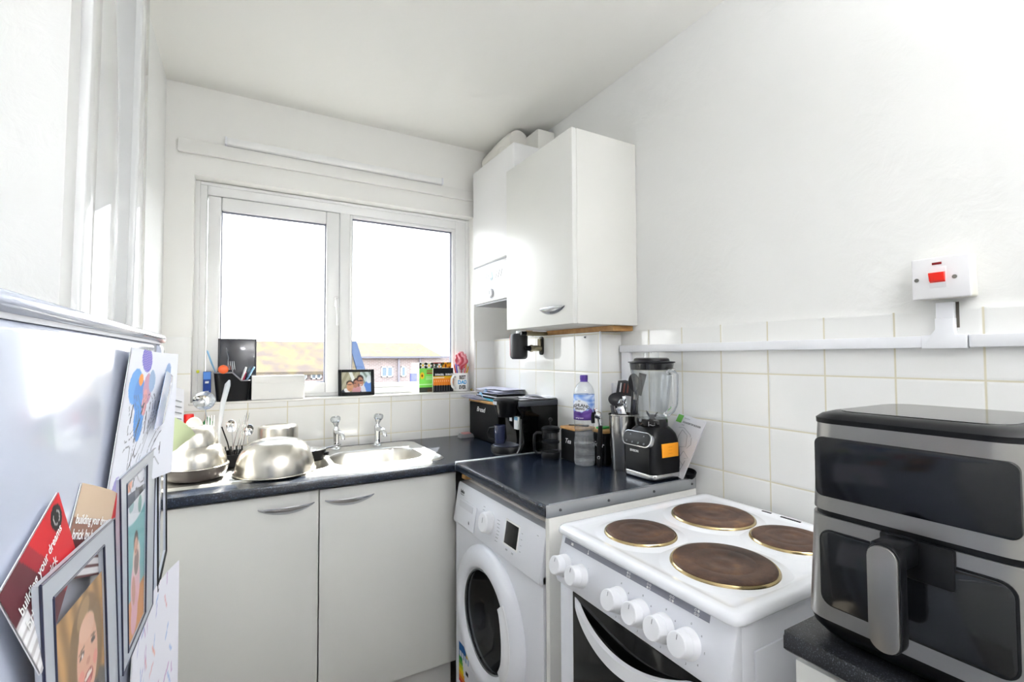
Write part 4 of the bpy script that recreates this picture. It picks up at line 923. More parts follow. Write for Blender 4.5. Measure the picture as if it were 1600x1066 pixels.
obj('blade', B().tube([(qx-.026, qy, JZ+.022), (qx-.012, qy, JZ+.008), (qx+.012, qy, JZ+.008), (qx+.026, qy, JZ+.02)], [.002, .005, .005, .002], 8, .3).tube([(qx, qy-.026, JZ+.014), (qx, qy-.01, JZ+.008), (qx, qy+.01, JZ+.008), (qx, qy+.026, JZ+.024)], [.002, .005, .005, .002], 8, .3).cyl((qx, qy, JZ), (qx, qy, JZ+.014), .008), mat('dark_blade_steel', '6d6f74', .2, metal=1), bl)
lid = obj('lid', B().lathe([(.0, .205), (.05, .205), (.057, .202), (.0595, .194), (.077, .192), (.0775, .189), (.071, .187), (.068, .165), (0, .165)], (qx, qy, JZ), seg=48), BLKP, bl)
obj('measuring_cap', B().lathe([(.0, .224), (.024, .224), (.0255, .221), (.0255, .204)], (qx, qy, JZ), seg=32), JAR, lid)
# instruction booklet leaning on the wall behind the blender
A_ = Vector((-.064, -1.232, W2+.001)); TRv = Vector((-.058, -1.322, 1.057)); TLv = Vector((-.010, -1.172, 1.066))
e1 = (TRv-TLv); e2 = (TLv-(A_+(TLv-TRv))); nb = e1.cross(e2).normalized()
if nb.x > 0: nb = -nb
def bk(u, v, o=0): return A_+(TLv-TRv)*(1-u)+e2*v+nb*o+nb*(.006*math.sin(PI*v)*(1-u))
t = thing('instruction_booklet', 'white printed booklet leaning on the tiles behind the blender', 'booklet', tuple(A_))
obj('pages', B().sheet(lambda u, v: bk(u, v), 10, 14, thick=.0025), mat('booklet_paper', 'e9e9ee', .5), t)
b = B(); b.sheet(lambda u, v: bk(.05+.20*u, .86+.13*v, .0012), 4, 4)
obj('green_square', b, mat('bright_green_print', '6cc04a', .4), t)
def btx(s_, size, u, v, m, bold=0): text('lettering', s_, size, None, (1, 0, 0), (0, 1, 0), m, t, ext=.00005, bold=bold, align='LEFT', fn=lambda x, y, z: bk(u+x/e1.length, v+y/e2.length, .0012+z))
btx('COUNTERTOP BLENDER', .0088, .30, .885, mat('dark_grey_print', '55565c', .6), .0002); btx('Instructions', .0065, .30, .955, GREYI); btx('model', .006, .30, .84, GREYI)
for i, pl2 in enumerate(([(.25, .78), (.42, .80), (.72, .72), (.74, .69)], [(.40, .76), (.62, .70), (.72, .52), (.50, .47)], [(.40, .76), (.36, .66), (.40, .50), (.50, .47)], [(.78, .68), (.84, .58), (.76, .50)], [(.70, .44), (.92, .36), (.80, .33)], [(.70, .44), (.55, .14), (.80, .06), (.86, .30)], [(.60, .30), (.83, .22)], [(.58, .22), (.82, .14)])):
    obj('line_print', B().tube([bk(u, v, .0014) for u, v in pl2], .0005, 5), GREYI, t)
t = thing('black_scoop', 'black plastic scoop lying between the booklet and the tiles', 'scoop', (-.03, -1.224, W2))
obj('bowl', B().lathe([(0, 0), (.012, 0), (.02, .010), (.024, .024), (.0215, .024), (.017, .011), (0, .004)], (-.033, -1.236, W2+.004), (-.35, -.2, 1), 28, sx=.75), BLKP, t)
# ---------------------------------------------------------------- on the sink
def upbowl(name, lab, cx, cy, z, r_, h_, rt, m, group=None, tilt=(0, 0, 1), ring=.006):
    """steel mixing bowl turned upside down"""
    t = thing(name, lab, 'bowl', (cx, cy, z), group)
    pr = [(0, h_), (rt*.75, h_), (rt*.82, h_+.0015), (rt*.9, h_-.001)]
    for k in range(1, 13):
        a = k/12*PI/2; pr.append((rt*.9+(r_-rt*.9)*math.sin(a)**.9, h_*(math.cos(a)*.93+.07*(1-k/12))))
    pr += [(r_+.004, .0035), (r_+ring, .0025), (r_+ring, .0008), (r_+.002, 0), (r_-.002, .001), (r_-.004, .006)]
    obj('shell', B().lathe(pr, (cx, cy, z), tilt, 72), m, t, 70)
    return t
BGP = 'upturned steel bowls'
DECK = W1+.0062
upbowl('mixing_bowl', 'large upturned steel mixing bowl at the front of the sink', -1.200, -.415, DECK, .128, .112, .055, BOWLM, BGP)
t = thing('frying_pan', 'dark frying pan at the bottom of the bowl stack', 'pan', (-1.437, -.385, DECK))
obj('pan', B().lathe([(0, .0), (.074, 0), (.082, .004), (.092, .026), (.0945, .038), (.0955, .0395), (.0935, .040), (.090, .027), (.078, .005), (0, .004)], (-1.437, -.385, DECK), seg=64), mat('warm_dark_nonstick', '4a4340', .3, coat=.3), t, 60)
obj('handle', B().tube([(-1.50, -.31, DECK+.03), (-1.53, -.26, DECK+.036), (-1.545, -.20, DECK+.04)], [.008, .010, .009], 12, .6), BLKP, t)
upbowl('mixing_bowl', 'middle steel bowl of the stack, upturned on the dark pan', -1.436, -.387, DECK+.0405, .088, .074, .05, BOWLM, BGP)
upbowl('mixing_bowl', 'smallest steel bowl, upturned on top of the stack', -1.440, -.383, DECK+.092, .066, .080, .036, BOWLM, BGP)
obj('serving_spoon', B().ball((-1.452, -.31, 1.020), (.026, .012, .034), 20).tube([(-1.452, -.305, 1.0), (-1.449, -.27, .93), (-1.447, -.25, DECK+.004)], .005, 10), mat('cream_plastic', 'efe2c0', .35), label='cream plastic spoon standing behind the bowl stack', cat='spoon')
# dish rack with cutlery
rk = thing('cutlery_drainer', 'black toothed cutlery drainer behind the large steel bowl', 'drainer', (-1.32, -.25, DECK))
obj('tray', B().box(-1.366, -1.262, -.312, -.196, DECK+.0005, DECK+.004, .001).box(-1.366, -1.362, -.312, -.196, DECK+.004, DECK+.046).box(-1.266, -1.262, -.312, -.196, DECK+.004, DECK+.046).box(-1.366, -1.262, -.312, -.308, DECK+.004, DECK+.046).box(-1.366, -1.262, -.200, -.196, DECK+.004, DECK+.046), BLKP, rk)
for k in range(6): obj('tooth', B().box(-1.360+.0175*k, -1.354+.0175*k, -.3105, -.3015, DECK+.044, DECK+.078, .002), BLKP, rk)
rk.location.y += .03
DG = 'washed cutlery standing in the drainer'
def standing(name, lab, pts, r_, m, head=None, cat='cutlery', group=DG, flat=.5):
    t = thing(name, lab, cat, pts[0], group)
    obj('stem', B().tube(pts, r_, 10, flat), m, t, 50)
    if head: obj('bowl', head, m, t, 60)
    return t
def spoonhead(c, a, b_, up, n, dish=.006):
    c = Vector(c); up = Vector(up).normalized(); n = Vector(n); n = (n-up*n.dot(up)).normalized(); s_ = up.cross(n)
    q = B().sheet(lambda u, v: c+s_*(a*v*math.cos(2*PI*u))+up*(b_*v*math.sin(2*PI*u))-n*(dish*(1-v*v)), 28, 6, thick=.0012)
    bmesh.ops.remove_doubles(q.bm, verts=q.bm.verts, dist=1e-5); return q
CN = Vector((-.05, -.96, .1))
standing('steel_ladle', 'steel ladle with its round bowl raised before the window reveal', [(-1.40, -.225, DECK+.006), (-1.412, -.222, .97), (-1.424, -.220, 1.07)], [.004, .004, .0055], CHROME, spoonhead((-1.428, -.218, 1.103), .037, .034, (0, .05, 1), (-.1, -.9, .35), .022), 'ladle', 'washed utensils on the drainer side')
pf = standing('pasta_fork', 'translucent pronged serving fork behind the bowl stack', [(-1.405, -.20, DECK+.006), (-1.407, -.20, .95), (-1.409, -.20, 1.01)], [.005, .005, .007], mat('frosted_plastic', 'dfe3e6', .25), None, 'serving fork', 'washed utensils on the drainer side')
for k in range(4): obj('prong', B().tube([(-1.422+.0085*k, -.20, 1.005), (-1.422+.0085*k, -.203, 1.045)], [.003, .002], 8), mat('frosted_plastic', 'dfe3e6'), pf)
standing('bread_knife', 'long pale plastic knife rising to the window sill', [(-1.385, -.17, DECK+.006), (-1.380, -.15, 1.0), (-1.372, -.11, 1.08), (-1.358, -.05, 1.150), (-1.352, -.035, 1.168)], [.006, .008, .0105, .012, .004], mat('pale_grey_plastic', 'd5d8dc', .3), None, 'knife', 'washed utensils on the drainer side', .9)
for k, (x0, x1, y, z, lb) in enumerate(((-1.335, -1.296, -.255, 1.045, 'steel table knife leaning right, foremost in the drainer'), (-1.325, -1.288, -.24, 1.06, 'steel table knife leaning right, tallest in the drainer'), (-1.345, -1.312, -.23, 1.03, 'steel table knife leaning right, leftmost in the drainer'), (-1.315, -1.281, -.225, 1.05, 'steel table knife leaning right, rightmost in the drainer'))):
    standing('table_knife', lb, [(x0, y, DECK+.006), ((x0+x1)/2, y+.004, .95), (x1-.003, y+.008, z-.02), (x1, y+.009, z)], [.004, .0055, .0065, .002], CHROME, None, 'knife', DG, .3)
standing('table_spoon', 'steel spoon with its bowl up at the left of the drainer', [(-1.33, -.215, DECK+.006), (-1.338, -.21, .98)], [.003, .003], CHROME, spoonhead((-1.340, -.208, 1.002), .017, .024, (-.1, 0, 1), CN), 'spoon')
standing('table_spoon', 'steel spoon with its bowl up at the right of the drainer', [(-1.295, -.215, DECK+.006), (-1.285, -.21, .96)], [.003, .003], CHROME, spoonhead((-1.282, -.208, .982), .016, .022, (.2, 0, 1), CN), 'spoon')
standing('wooden_handled_brush', 'dark handled brush leaning left at the back of the drainer', [(-1.335, -.215, DECK+.006), (-1.352, -.205, .94), (-1.372, -.195, 1.0)], [.004, .005, .005], BLKP, None, 'brush')
# saucepan, black pan
sp_ = thing('saucepan', 'shiny steel saucepan turned over behind the large bowl', 'saucepan', (-1.178, -.165, DECK))
obj('pot', B().lathe([(0, .128), (.066, .128), (.072, .125), (.0735, .118), (.0735, .006), (.077, .003), (.077, .0), (.073, .0)], (-1.178, -.168, DECK), seg=64), BOWLM, sp_, 40)
obj('base_ring', B().lathe([(.050, .1285), (.053, .1295), (.058, .1295), (.060, .1285)], (-1.178, -.168, DECK), seg=56), BOWLM, sp_)
obj('handle', B().tube([(-1.108, -.14, .90), (-1.09, -.11, .90), (-1.10, -.085, .90), (-1.13, -.098, .90)], .0045, 10), CHROME, sp_)
bp_ = thing('small_black_pan', 'small black pan with steel lid between bowl and basin', 'pan', (-1.068, -.262, DECK))
obj('pan', B().lathe([(0, 0), (.046, 0), (.052, .006), (.056, .042), (.054, .043), (.049, .008), (0, .004)], (-1.068, -.278, DECK), seg=48), BLKP, bp_)
obj('lid', B().lathe([(0, .0495), (.02, .049), (.048, .045), (.0565, .0425), (.0565, .041)], (-1.068, -.278, DECK), seg=48), CHROME, bp_)
obj('handle', B().tube([(-1.03, -.275, DECK+.034), (-1.0, -.27, DECK+.04), (-.955, -.262, DECK+.046)], [.005, .007, .0065], 10, .5), mat('dark_steel_handle', '6c6d70', .25, metal=1), bp_)
obj('knob', B().cyl((-1.022, -.315, DECK+.026), (-1.010, -.322, DECK+.026), .007), BLKP, bp_)
# washing-up liquid, chopping board
wl = thing('washing_up_bottle', 'orange washing up bottle with red cap behind the bowls', 'bottle', (-1.482, -.12, DECK))
obj('bottle', B().lathe([(0, 0), (.028, 0), (.030, .006), (.030, .11), (.024, .135), (.012, .148), (.011, .155), (0, .155)], (-1.482, -.12, DECK), seg=32, sy=.7), mat('orange_liquid', 'f26a2e', .15, coat=.5), wl)
obj('cap', B().lathe([(0, .188), (.015, .188), (.017, .184), (.0165, .160), (.014, .154), (0, .154)], (-1.482, -.12, DECK), seg=28), mat('bright_red_cap', 'e5201e', .3), wl)
t = thing('scouring_brush', 'green scouring brush standing behind the ladle', 'brush', (-1.425, -.10, DECK))
obj('handle', B().tube([(-1.42, -.10, DECK), (-1.421, -.10, 1.00)], .006, 10), PLASTW, t)
obj('head', B().lathe([(.016, 0), (.017, .012), (.006, .03), (0, .034)], (-1.421, -.10, .998), seg=20), mat('bottle_green_plastic', '1f7a46', .4), t)
obj('chopping_board', B().box(-.007, .007, -.07, .07, 0, .27, .004, M=Matrix.Translation((-1.548, -.098, W1+.001)) @ Matrix.Rotation(R(-5), 4, 'Y')), mat('dark_wood_board', '3a2622', .45), label='dark chopping board leaning on the left wall behind the fridge', cat='chopping board')

# ---------------------------------------------------------------- on the window sill
SZ = 1.0795
cc = thing('cutlery_caddy', 'black plastic cutlery caddy with a dipped rim on the sill', 'caddy', (-1.34, .022, SZ))
def cad(u, v):
    a = 2*PI*u; c_, s_ = math.cos(a), math.sin(a)
    x = (abs(c_)**.5)*(1 if c_ > 0 else -1); y = (abs(s_)**.5)*(1 if s_ > 0 else -1)
    top = .119-.034*sm(.05, .5, x)
    return Vector((-1.342+x*(.056+.012*v), .024+y*(.026+.004*v), SZ+top*v))
obj('wall', B().sheet(cad, 56, 10, thick=.002), BLKP, cc, 60)
obj('rim', B().tube([cad(i/56, 1) for i in range(57)], .0028, 8), mat('grey_rim_plastic', '8a8a90', .25), cc, 60)
obj('floor', B().box(-1.395, -1.290, -.001, .048, SZ+.001, SZ+.004), BLKP, cc)
CG2 = 'cutlery in the caddy on the sill'
LB = mat('light_blue_plastic', '8fc4ea', .35)
def inc(name, lab, pts, r_, m, cat, flat=.4, head=None, hm=None, hn='head'):
    t = thing(name, lab, cat, pts[0], CG2)
    obj('handle' if head else 'body', B().tube(pts, r_, 10, flat), m, t, 50)
    if head: obj(hn, head, hm or m, t, 50)
    return t
inc('knife', 'light blue handled knife leaning left out of the caddy', [(-1.385, .02, SZ+.006), (-1.405, .022, 1.205), (-1.418, .022, 1.24), (-1.432, .022, 1.285), (-1.434, .022, 1.292)], [.005, .006, .0085, .0085, .004], LB, 'knife')
inc('peeler', 'orange handled peeler hooked on the caddy rim', [(-1.370, .005, SZ+.02), (-1.372, 0, 1.19)], [.004, .004], CHROME, 'peeler', .5, B().ball((-1.375, -.006, 1.213), (.019, .010, .018), 20), mat('bright_orange_plastic', 'f0652c', .3))
inc('table_knife', 'steel table knife standing tallest in the caddy', [(-1.366, .028, SZ+.006), (-1.366, .03, 1.19), (-1.362, .03, 1.22), (-1.358, .03, 1.26), (-1.366, .03, 1.303)], [.005, .006, .0105, .0105, .002], mat('satin_knife_steel', 'b9bdc2', .3, metal=.9), 'knife', .2)
fk = inc('table_fork', 'steel fork with prongs up in the caddy', [(-1.33, .02, SZ+.006), (-1.338, .012, 1.17), (-1.341, .008, 1.200), (-1.343, .006, 1.212)], [.004, .004, .006, .0125], CHROME, 'fork', .3)
for k in range(4): obj('prong', B().tube([(-1.3535+.0068*k, .006, 1.210), (-1.3580+.0068*k, .003, 1.247)], [.0022, .0014], 8), CHROME, fk)
inc('brush', 'red and white handled brush in the low end of the caddy', [(-1.318, .018, SZ+.01), (-1.305, .006, 1.166), (-1.296, .0, 1.200)], [.008, .009, .009], mat('raspberry_plastic', 'b3224a', .35), 'brush', .7, B().tube([(-1.311, .0045, 1.16), (-1.2955, -.008, 1.21), (-1.292, -.008, 1.222)], [.006, .0085, .006], 10, .6), PLASTW, 'white_grip')
inc('knife', 'light blue handled knife leaning right out of the caddy', [(-1.305, .025, SZ+.006), (-1.290, .012, 1.165), (-1.270, .006, 1.206), (-1.262, .004, 1.221)], [.005, .006, .006, .0055], LB, 'knife', .6)
t = thing('black_tray', 'black tray propped upright against the window behind the caddy', 'tray', (-1.325, .058, SZ))
TMX = Matrix.Translation((-1.325, .0545, SZ)) @ Matrix.Rotation(R(-1.0), 4, 'X')
obj('panel', B().box(-.071, .071, -.003, .003, 0, .262, .002, M=TMX), mat('glossy_charcoal', '2b2d36', .12, coat=.6), t)
obj('rim', B().box(-.072, -.066, -.005, .004, 0, .263, .001, M=TMX).box(.066, .072, -.005, .004, 0, .263, .001, M=TMX).box(-.072, .072, -.005, .004, .257, .263, .001, M=TMX), mat('charcoal_rim', '24242a', .3), t)
t = thing('white_carton', 'plain white carton lying on the sill beside the caddy', 'carton', (-1.17, .03, SZ))
obj('box', B().box(-1.271, -1.062, .003, .052, SZ+.0005, SZ+.102, .0015), mat('white_card', 'ececea', .6), t)
obj('flap', B().box(-1.270, -1.064, .0005, .003, SZ+.072, SZ+.103, .0008), mat('white_card', 'ececea'), t)
t = thing('blue_carton', 'narrow dark blue carton between the caddy and the reveal', 'carton', (-1.435, .035, SZ))
def blu(u, v): return (.93, .95, .98) if (.30 < v < .36 or .62 < v < .70) and .2 < u < .8 else ((.35, .55, .85) if v > .75 else (.13, .25, .55))
obj('box', B().box(-1.447, -1.419, .022, .050, SZ+.0005, SZ+.125, .001), mat('dark_blue_card', '2a4a8f', .4), t)
obj('print', B().sheet(lambda u, v: Vector((-1.446+.026*u, .0215, SZ+.002+.121*v)), 10, 30, blu), PIC, t)
obj('yellow_clip', B().box(-1.472, -1.462, .050, .058, 1.198, 1.210, .002), mat('lime_yellow', 'd9dd2a', .4), label='tiny yellow clip stuck to the window frame', cat='clip')
# framed photo of three people
def paint(bg, layers):
    def f(u, v):
        c = bg(u, v) if callable(bg) else bg
        for L in layers:
            cx, cy, rx, ry, a, col = L[:6]
            dx, dy = u-cx, v-cy; ca, sa = math.cos(R(a)), math.sin(R(a))
            d = ((dx*ca+dy*sa)/rx)**2+((-dx*sa+dy*ca)/ry)**2
            if d < 1:
                k = min(1, (1-d)*6); k2 = col if not isinstance(col, str) else lin2(col)
                c = tuple(p*(1-k)+q*k for p, q in zip(c, k2))
        return c
    return f
fr = thing('photo_frame', 'black framed photograph of three people on the window sill', 'photo frame', (-.835, .03, SZ))
FM = Matrix.Translation((-.834, .018, SZ+.0005)) @ Matrix.Rotation(R(-6), 4, 'Z') @ Matrix.Rotation(R(-11), 4, 'X')
q = B()
for a in ((-.082, -.067, 0, .124), (.067, .082, 0, .124), (-.067, .067, 0, .016), (-.067, .067, .112, .124)): q.box(a[0], a[1], -.006, .006, a[2], a[3], .0015, M=FM)
obj('surround', q, BLKP, fr)
obj('back', B().box(-.078, .078, .001, .005, .004, .120, M=FM), BLKM, fr)
obj('strut', B().box(-.02, .02, .0055, .0085, .03, .11, M=FM), BLKM, fr)
def trainbg(u, v):
    s_ = math.sin((u*1.3-v*.5)*22)
    c = (.62, .60, .50) if s_ > 0 else (.72, .70, .60)
    if u > .62: c = (.80, .86, .86) if math.sin(u*30+v*14) > -.2 else (.55, .62, .60)
    if abs((u-.30)-(1-v)*.25) < .06 and v > .5: c = (.93, .94, .93)
    return c
three = paint(trainbg, [(.90, .22, .16, .34, 0, '5f8fdc'), (.93, .62, .10, .2, 0, 'dfe8ee'), (.62, .12, .13, .36, 15, '3c4763'), (.72, .14, .09, .32, 12, 'e6e9f2'), (.50, .08, .15, .28, -12, 'cf9aa0'), (.13, .02, .14, .16, 0, '2c3242'), (.18, .08, .09, .14, 30, 'f1f1f2'),
    (.49, .52, .11, .18, -8, '4a332c'), (.48, .40, .085, .20, -8, 'b47c66'), (.63, .66, .12, .20, 0, '3c2a27'), (.645, .52, .095, .24, 6, 'b9836c'), (.635, .56, .10, .035, 4, '3a3032'), (.65, .36, .04, .022, 0, 'f0dcd4'), (.57, .30, .03, .05, 0, '8f6a58'),
    (.28, .44, .13, .15, 0, '3b2f2b'), (.28, .28, .115, .25, 0, 'd29b78'), (.27, .38, .10, .02, 0, '5b4238'), (.29, .16, .045, .02, 0, 'b0665a'), (.44, .44, .06, .02, 0, '5c3d33')])
obj('photograph', B().sheet(lambda u, v: FM @ Vector((-.067+.134*u, -.0012, .016+.096*v)), 60, 44, three), PICG, fr)
# seed packets, batteries, mug
def flow(u, v, pts, c0, petal, eye):
    c = c0
    for fx, fy, fr_ in pts:
        d = math.hypot(u-fx, (v-fy)*1.2); a = math.atan2(v-fy, u-fx)
        if d < fr_*(.72+.28*math.cos(8*a)): c = petal
        if d < fr_*.3: c = eye
    return c
def packet(name, lab, cat, x0, x1, y, z0, z1, col, nu, nv, rz=0, th=.008, group=None):
    t = thing(name, lab, cat, ((x0+x1)/2, y, z0), group)
    M = Matrix.Translation(((x0+x1)/2, y, 0)) @ Matrix.Rotation(R(rz), 4, 'Z')
    w_ = x1-x0
    obj('packet', B().box(-w_/2, w_/2, 0, th, z0, z1, .001, M=M), mat('packet_card', 'd9d9cf', .5), t)
    obj('printed_front', B().sheet(lambda u, v: M @ Vector((-w_/2+w_*u, -.0006, z0+(z1-z0)*v)), nu, nv, col), PIC, t)
    return t
PG = 'seed packets on the sill'
def seed1(u, v):
    if v > .80: return flow(u, v, [(.25, .91, .19), (.68, .90, .21)], (.16, .2, .16), (.96, .96, .94), (.95, .80, .2))
    if v < .16: return (.35, .28, .2) if u > .55 and v < .12 else (.25, .27, .24)
    c = (.50, .86, .36)
    if math.hypot(u-.2, (v-.56)*1.3) < .15: c = (.95, .80, .18)
    if math.hypot(u-.2, (v-.56)*1.3) < .06: c = (.45, .28, .12)
    if u > .5 and (.62 < v < .66 or .70 < v < .73): c = (.72, .25, .22)
    if .25 < v < .28 or (u > .45 and .40 < v < .55 and int(v*60) % 2): c = (.80, .94, .72)
    return c
packet('seed_packet', 'bright green seed packet with daisies across the top', 'seed packet', -.522, -.445, .034, SZ+.0005, SZ+.152, seed1, 40, 70, 2, .009, PG)
def seed2(u, v):
    if v > .95: return (.55, .16, .15)
    return flow(u, v, [(.75, .86, .22), (.2, .9, .14)], (.25, .32, .26), (.92, .93, .95), (.94, .66, .25))
packet('seed_packet', 'dark seed packet with a white flower behind the battery pack', 'seed packet', -.452, -.395, .047, SZ+.0005, SZ+.153, seed2, 36, 60, -2, .006, PG)
def seed3(u, v): return flow(u, v, [(.4, .88, .3), (.8, .8, .28), (.15, .74, .2)], (.42, .33, .16), (.97, .66, .12), (.5, .2, .1))
packet('seed_packet', 'orange flowered seed packet nearest the mug', 'seed packet', -.394, -.340, .050, SZ+.0005, SZ+.153, seed3, 36, 60, 2, .006, PG)
def batt(u, v):
    if v < .05: return (.12, .12, .13)
    c = (.10, .10, .11)
    if .28 < v < .66: c = (.95, .55+.2*math.sin(v*12), .14)
    if .36 < v < .50 and int(u*30) % 3: c = (.98, .72, .40)
    if v <= .42:
        k = (u*8) % 1
        if .2 < k < .8: c = (.93, .56, .20) if v > .27 else ((.55, .56, .58) if .42 < k < .5 else (.08, .08, .09))
        elif v > .32: c = (.93, .50, .12)
    if .57 < v < .62 and u < .55: c = (.98, .90, .78)
    return c
bt2 = packet('battery_pack', 'black and orange pack of batteries in front of the seed packets', 'battery pack', -.452, -.342, .020, SZ+.0005, SZ+.124, batt, 110, 80, 0, .014)
for x in (-.418, -.361): text('lettering', 'DURACELL', .0125, (x, .0185, SZ+.0895), (1, 0, 0), (0, 0, 1), WHITEI, bt2, bold=.0006, sx=.8)
mx_, my_ = -.2985, .028
mu = thing('mug', 'white slogan mug full of pens at the end of the sill', 'mug', (mx_, my_, SZ))
obj('cup', B().lathe([(0, 0), (.036, 0), (.0405, .003), (.041, .008), (.041, .094), (.0402, .096), (.0385, .095), (.038, .009), (0, .006)], (mx_, my_, SZ+.0005), seg=56), mat('white_glazed_china', 'f4f4f2', .1, coat=.5), mu)
md = Vector((-.88, -.47, 0))
obj('handle', B().tube([Vector((mx_, my_, SZ+z))+md*a for a, z in ((.040, .080), (.058, .082), (.070, .068), (.072, .048), (.066, .028), (.052, .018), (.039, .020))], [.0055, .006, .006, .006, .006, .006, .0055], 12), mat('white_glazed_china', 'f4f4f2'), mu)
def onmug(x, y, z, h): a = R(265)+x/.0412; return (mx_+(.0412+z)*math.cos(a), my_+(.0412+z)*math.sin(a), SZ+h+y)
for s_, h_, m in (('BEST', .073, INK), ('DAD', .048, mat('sky_blue_print', '3f9fd8', .4)), ('EVER', .022, INK)):
    text('lettering', s_, .0265, None, (1, 0, 0), (0, 1, 0), m, mu, ext=.0002, bold=.0011, sx=.80 if s_ != 'DAD' else .95, fn=lambda x, y, z, h_=h_: onmug(x*(.80 if h_ != .048 else .95), y, z, h_))
NG = 'pens in the slogan mug'
for i, (x0, x1, y1, z1, c, lb) in enumerate(((-.305, -.335, .02, 1.222, 'd8472f', 'red pen leaning furthest left in the slogan mug'), (-.300, -.328, .015, 1.225, '4b33b8', 'violet felt pen beside the red pen in the mug'), (-.297, -.319, .010, 1.222, 'f4f4f6', 'white pen in the middle of the slogan mug'), (-.290, -.263, .03, 1.225, 'ef9a30', 'orange pencil leaning right in the slogan mug'), (-.285, -.257, .02, 1.21, 'e7b23a', 'yellow pencil in front of the orange one in the mug'), (-.295, -.279, .008, 1.205, 'e86f8a', 'pink pen at the front right of the slogan mug'))):
    t = thing('pen', lb, 'pen', (x0, my_, SZ+.008), NG)
    obj('barrel', B().cyl((x0, my_, SZ+.009), (x1, y1, z1-.01), .0036, seg=12), mat('pen_'+c, c, .3), t)
    obj('tip', B().cyl((x1-.0003*(x0-x1)/.03, y1, z1-.01), (x1+(x1-x0)*.06, y1, z1), .0034, .0018, seg=12), mat('pen_tip_'+c, c if i != 2 else '4050c0', .3), t)
def rose(u, v):
    a = 2*PI*u; p = PI*v
    r_ = 1+.16*math.sin(5*a+3*math.sin(3*p))*math.sin(p)+.10*math.sin(9*p+2*a)
    return Vector((-.287+.031*r_*math.sin(p)*math.cos(a), .040+.020*r_*math.sin(p)*math.sin(a), 1.240+.045*r_*math.cos(p)))
def rosec(u, v):
    k = .5+.5*math.sin(2*PI*u*5+3*math.sin(3*PI*v)+6*v)
    return (.93-.2*(1-k), .22+.45*k, .28+.42*k)
t = thing('wrapped_rose', 'pink and red wrapped rose standing in the slogan mug', 'rose', (-.29, .036, SZ+.01))
obj('flower', B().sheet(rose, 48, 30, rosec), PICG, t, 80)
obj('stem', B().cyl((-.292, .032, SZ+.009), (-.287, .038, 1.20), .003), mat('rose_stem', 'b0343f', .4), t)
obj('bead', B().ball((-.246, -.0, SZ+.007), .0065, 14), mat('olive_brass_bead', '9a8a4a', .3, metal=.6), label='tiny brassy bead on the sill by the mug', cat='bead')

# ---------------------------------------------------------------- fridge and what hangs on it
FX = -1.400
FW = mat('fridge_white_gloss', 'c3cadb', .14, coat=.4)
fg = thing('fridge', 'white fridge freezer with drawings and photos on its side', 'fridge', (-1.68, -1.79, FZ))
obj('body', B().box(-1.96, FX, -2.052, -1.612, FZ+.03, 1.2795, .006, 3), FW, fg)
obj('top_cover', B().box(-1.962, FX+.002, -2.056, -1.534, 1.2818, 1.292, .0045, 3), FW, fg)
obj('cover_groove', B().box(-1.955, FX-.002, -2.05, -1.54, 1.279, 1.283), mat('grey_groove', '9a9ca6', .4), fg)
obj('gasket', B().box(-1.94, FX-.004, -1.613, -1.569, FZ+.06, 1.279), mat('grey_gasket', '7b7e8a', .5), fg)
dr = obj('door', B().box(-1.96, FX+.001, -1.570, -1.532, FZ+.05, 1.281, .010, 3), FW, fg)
obj('hinge_cover', B().box(-1.43, FX+.002, -1.56, -1.535, 1.281, 1.287, .002), mat('pinkish_hinge_cover', 'd9b4ac', .4), dr)
for x in (-1.92, -1.45):
    for y in (-2.0, -1.62): obj('foot', B().cyl((x, y, FZ), (x, y, FZ+.032), .018), BLKP, fg)
def quad(c, bulge=0, dx=.003, curl=None):
    """c: four (y, z) corners, bottom left, bottom right, top right, top left, seen from the room"""
    def f(u, v):
        y = (c[0][0]*(1-u)+c[1][0]*u)*(1-v)+(c[3][0]*(1-u)+c[2][0]*u)*v; z = (c[0][1]*(1-u)+c[1][1]*u)*(1-v)+(c[3][1]*(1-u)+c[2][1]*u)*v
        return Vector((FX+dx+bulge*math.sin(PI*u)*.5+(curl(u, v) if curl else 0), y, z))
    return f
def sheetthing(name, lab, cat, c, col, nu, nv, m=None, group=None, **k):
    t = thing(name, lab, cat, (FX, (c[0][0]+c[1][0])/2, min(p[1] for p in c)), group)
    f = quad(c, **k)
    obj('sheet', B().sheet(f, max(8, nu//6), max(8, nv//6), thick=.0004), PAPER, t)
    if col: obj('printed_face', B().sheet(lambda u, v: f(u, v)+Vector((.0006, 0, 0)), nu, nv, col), m or PIC, t)
    return t, f
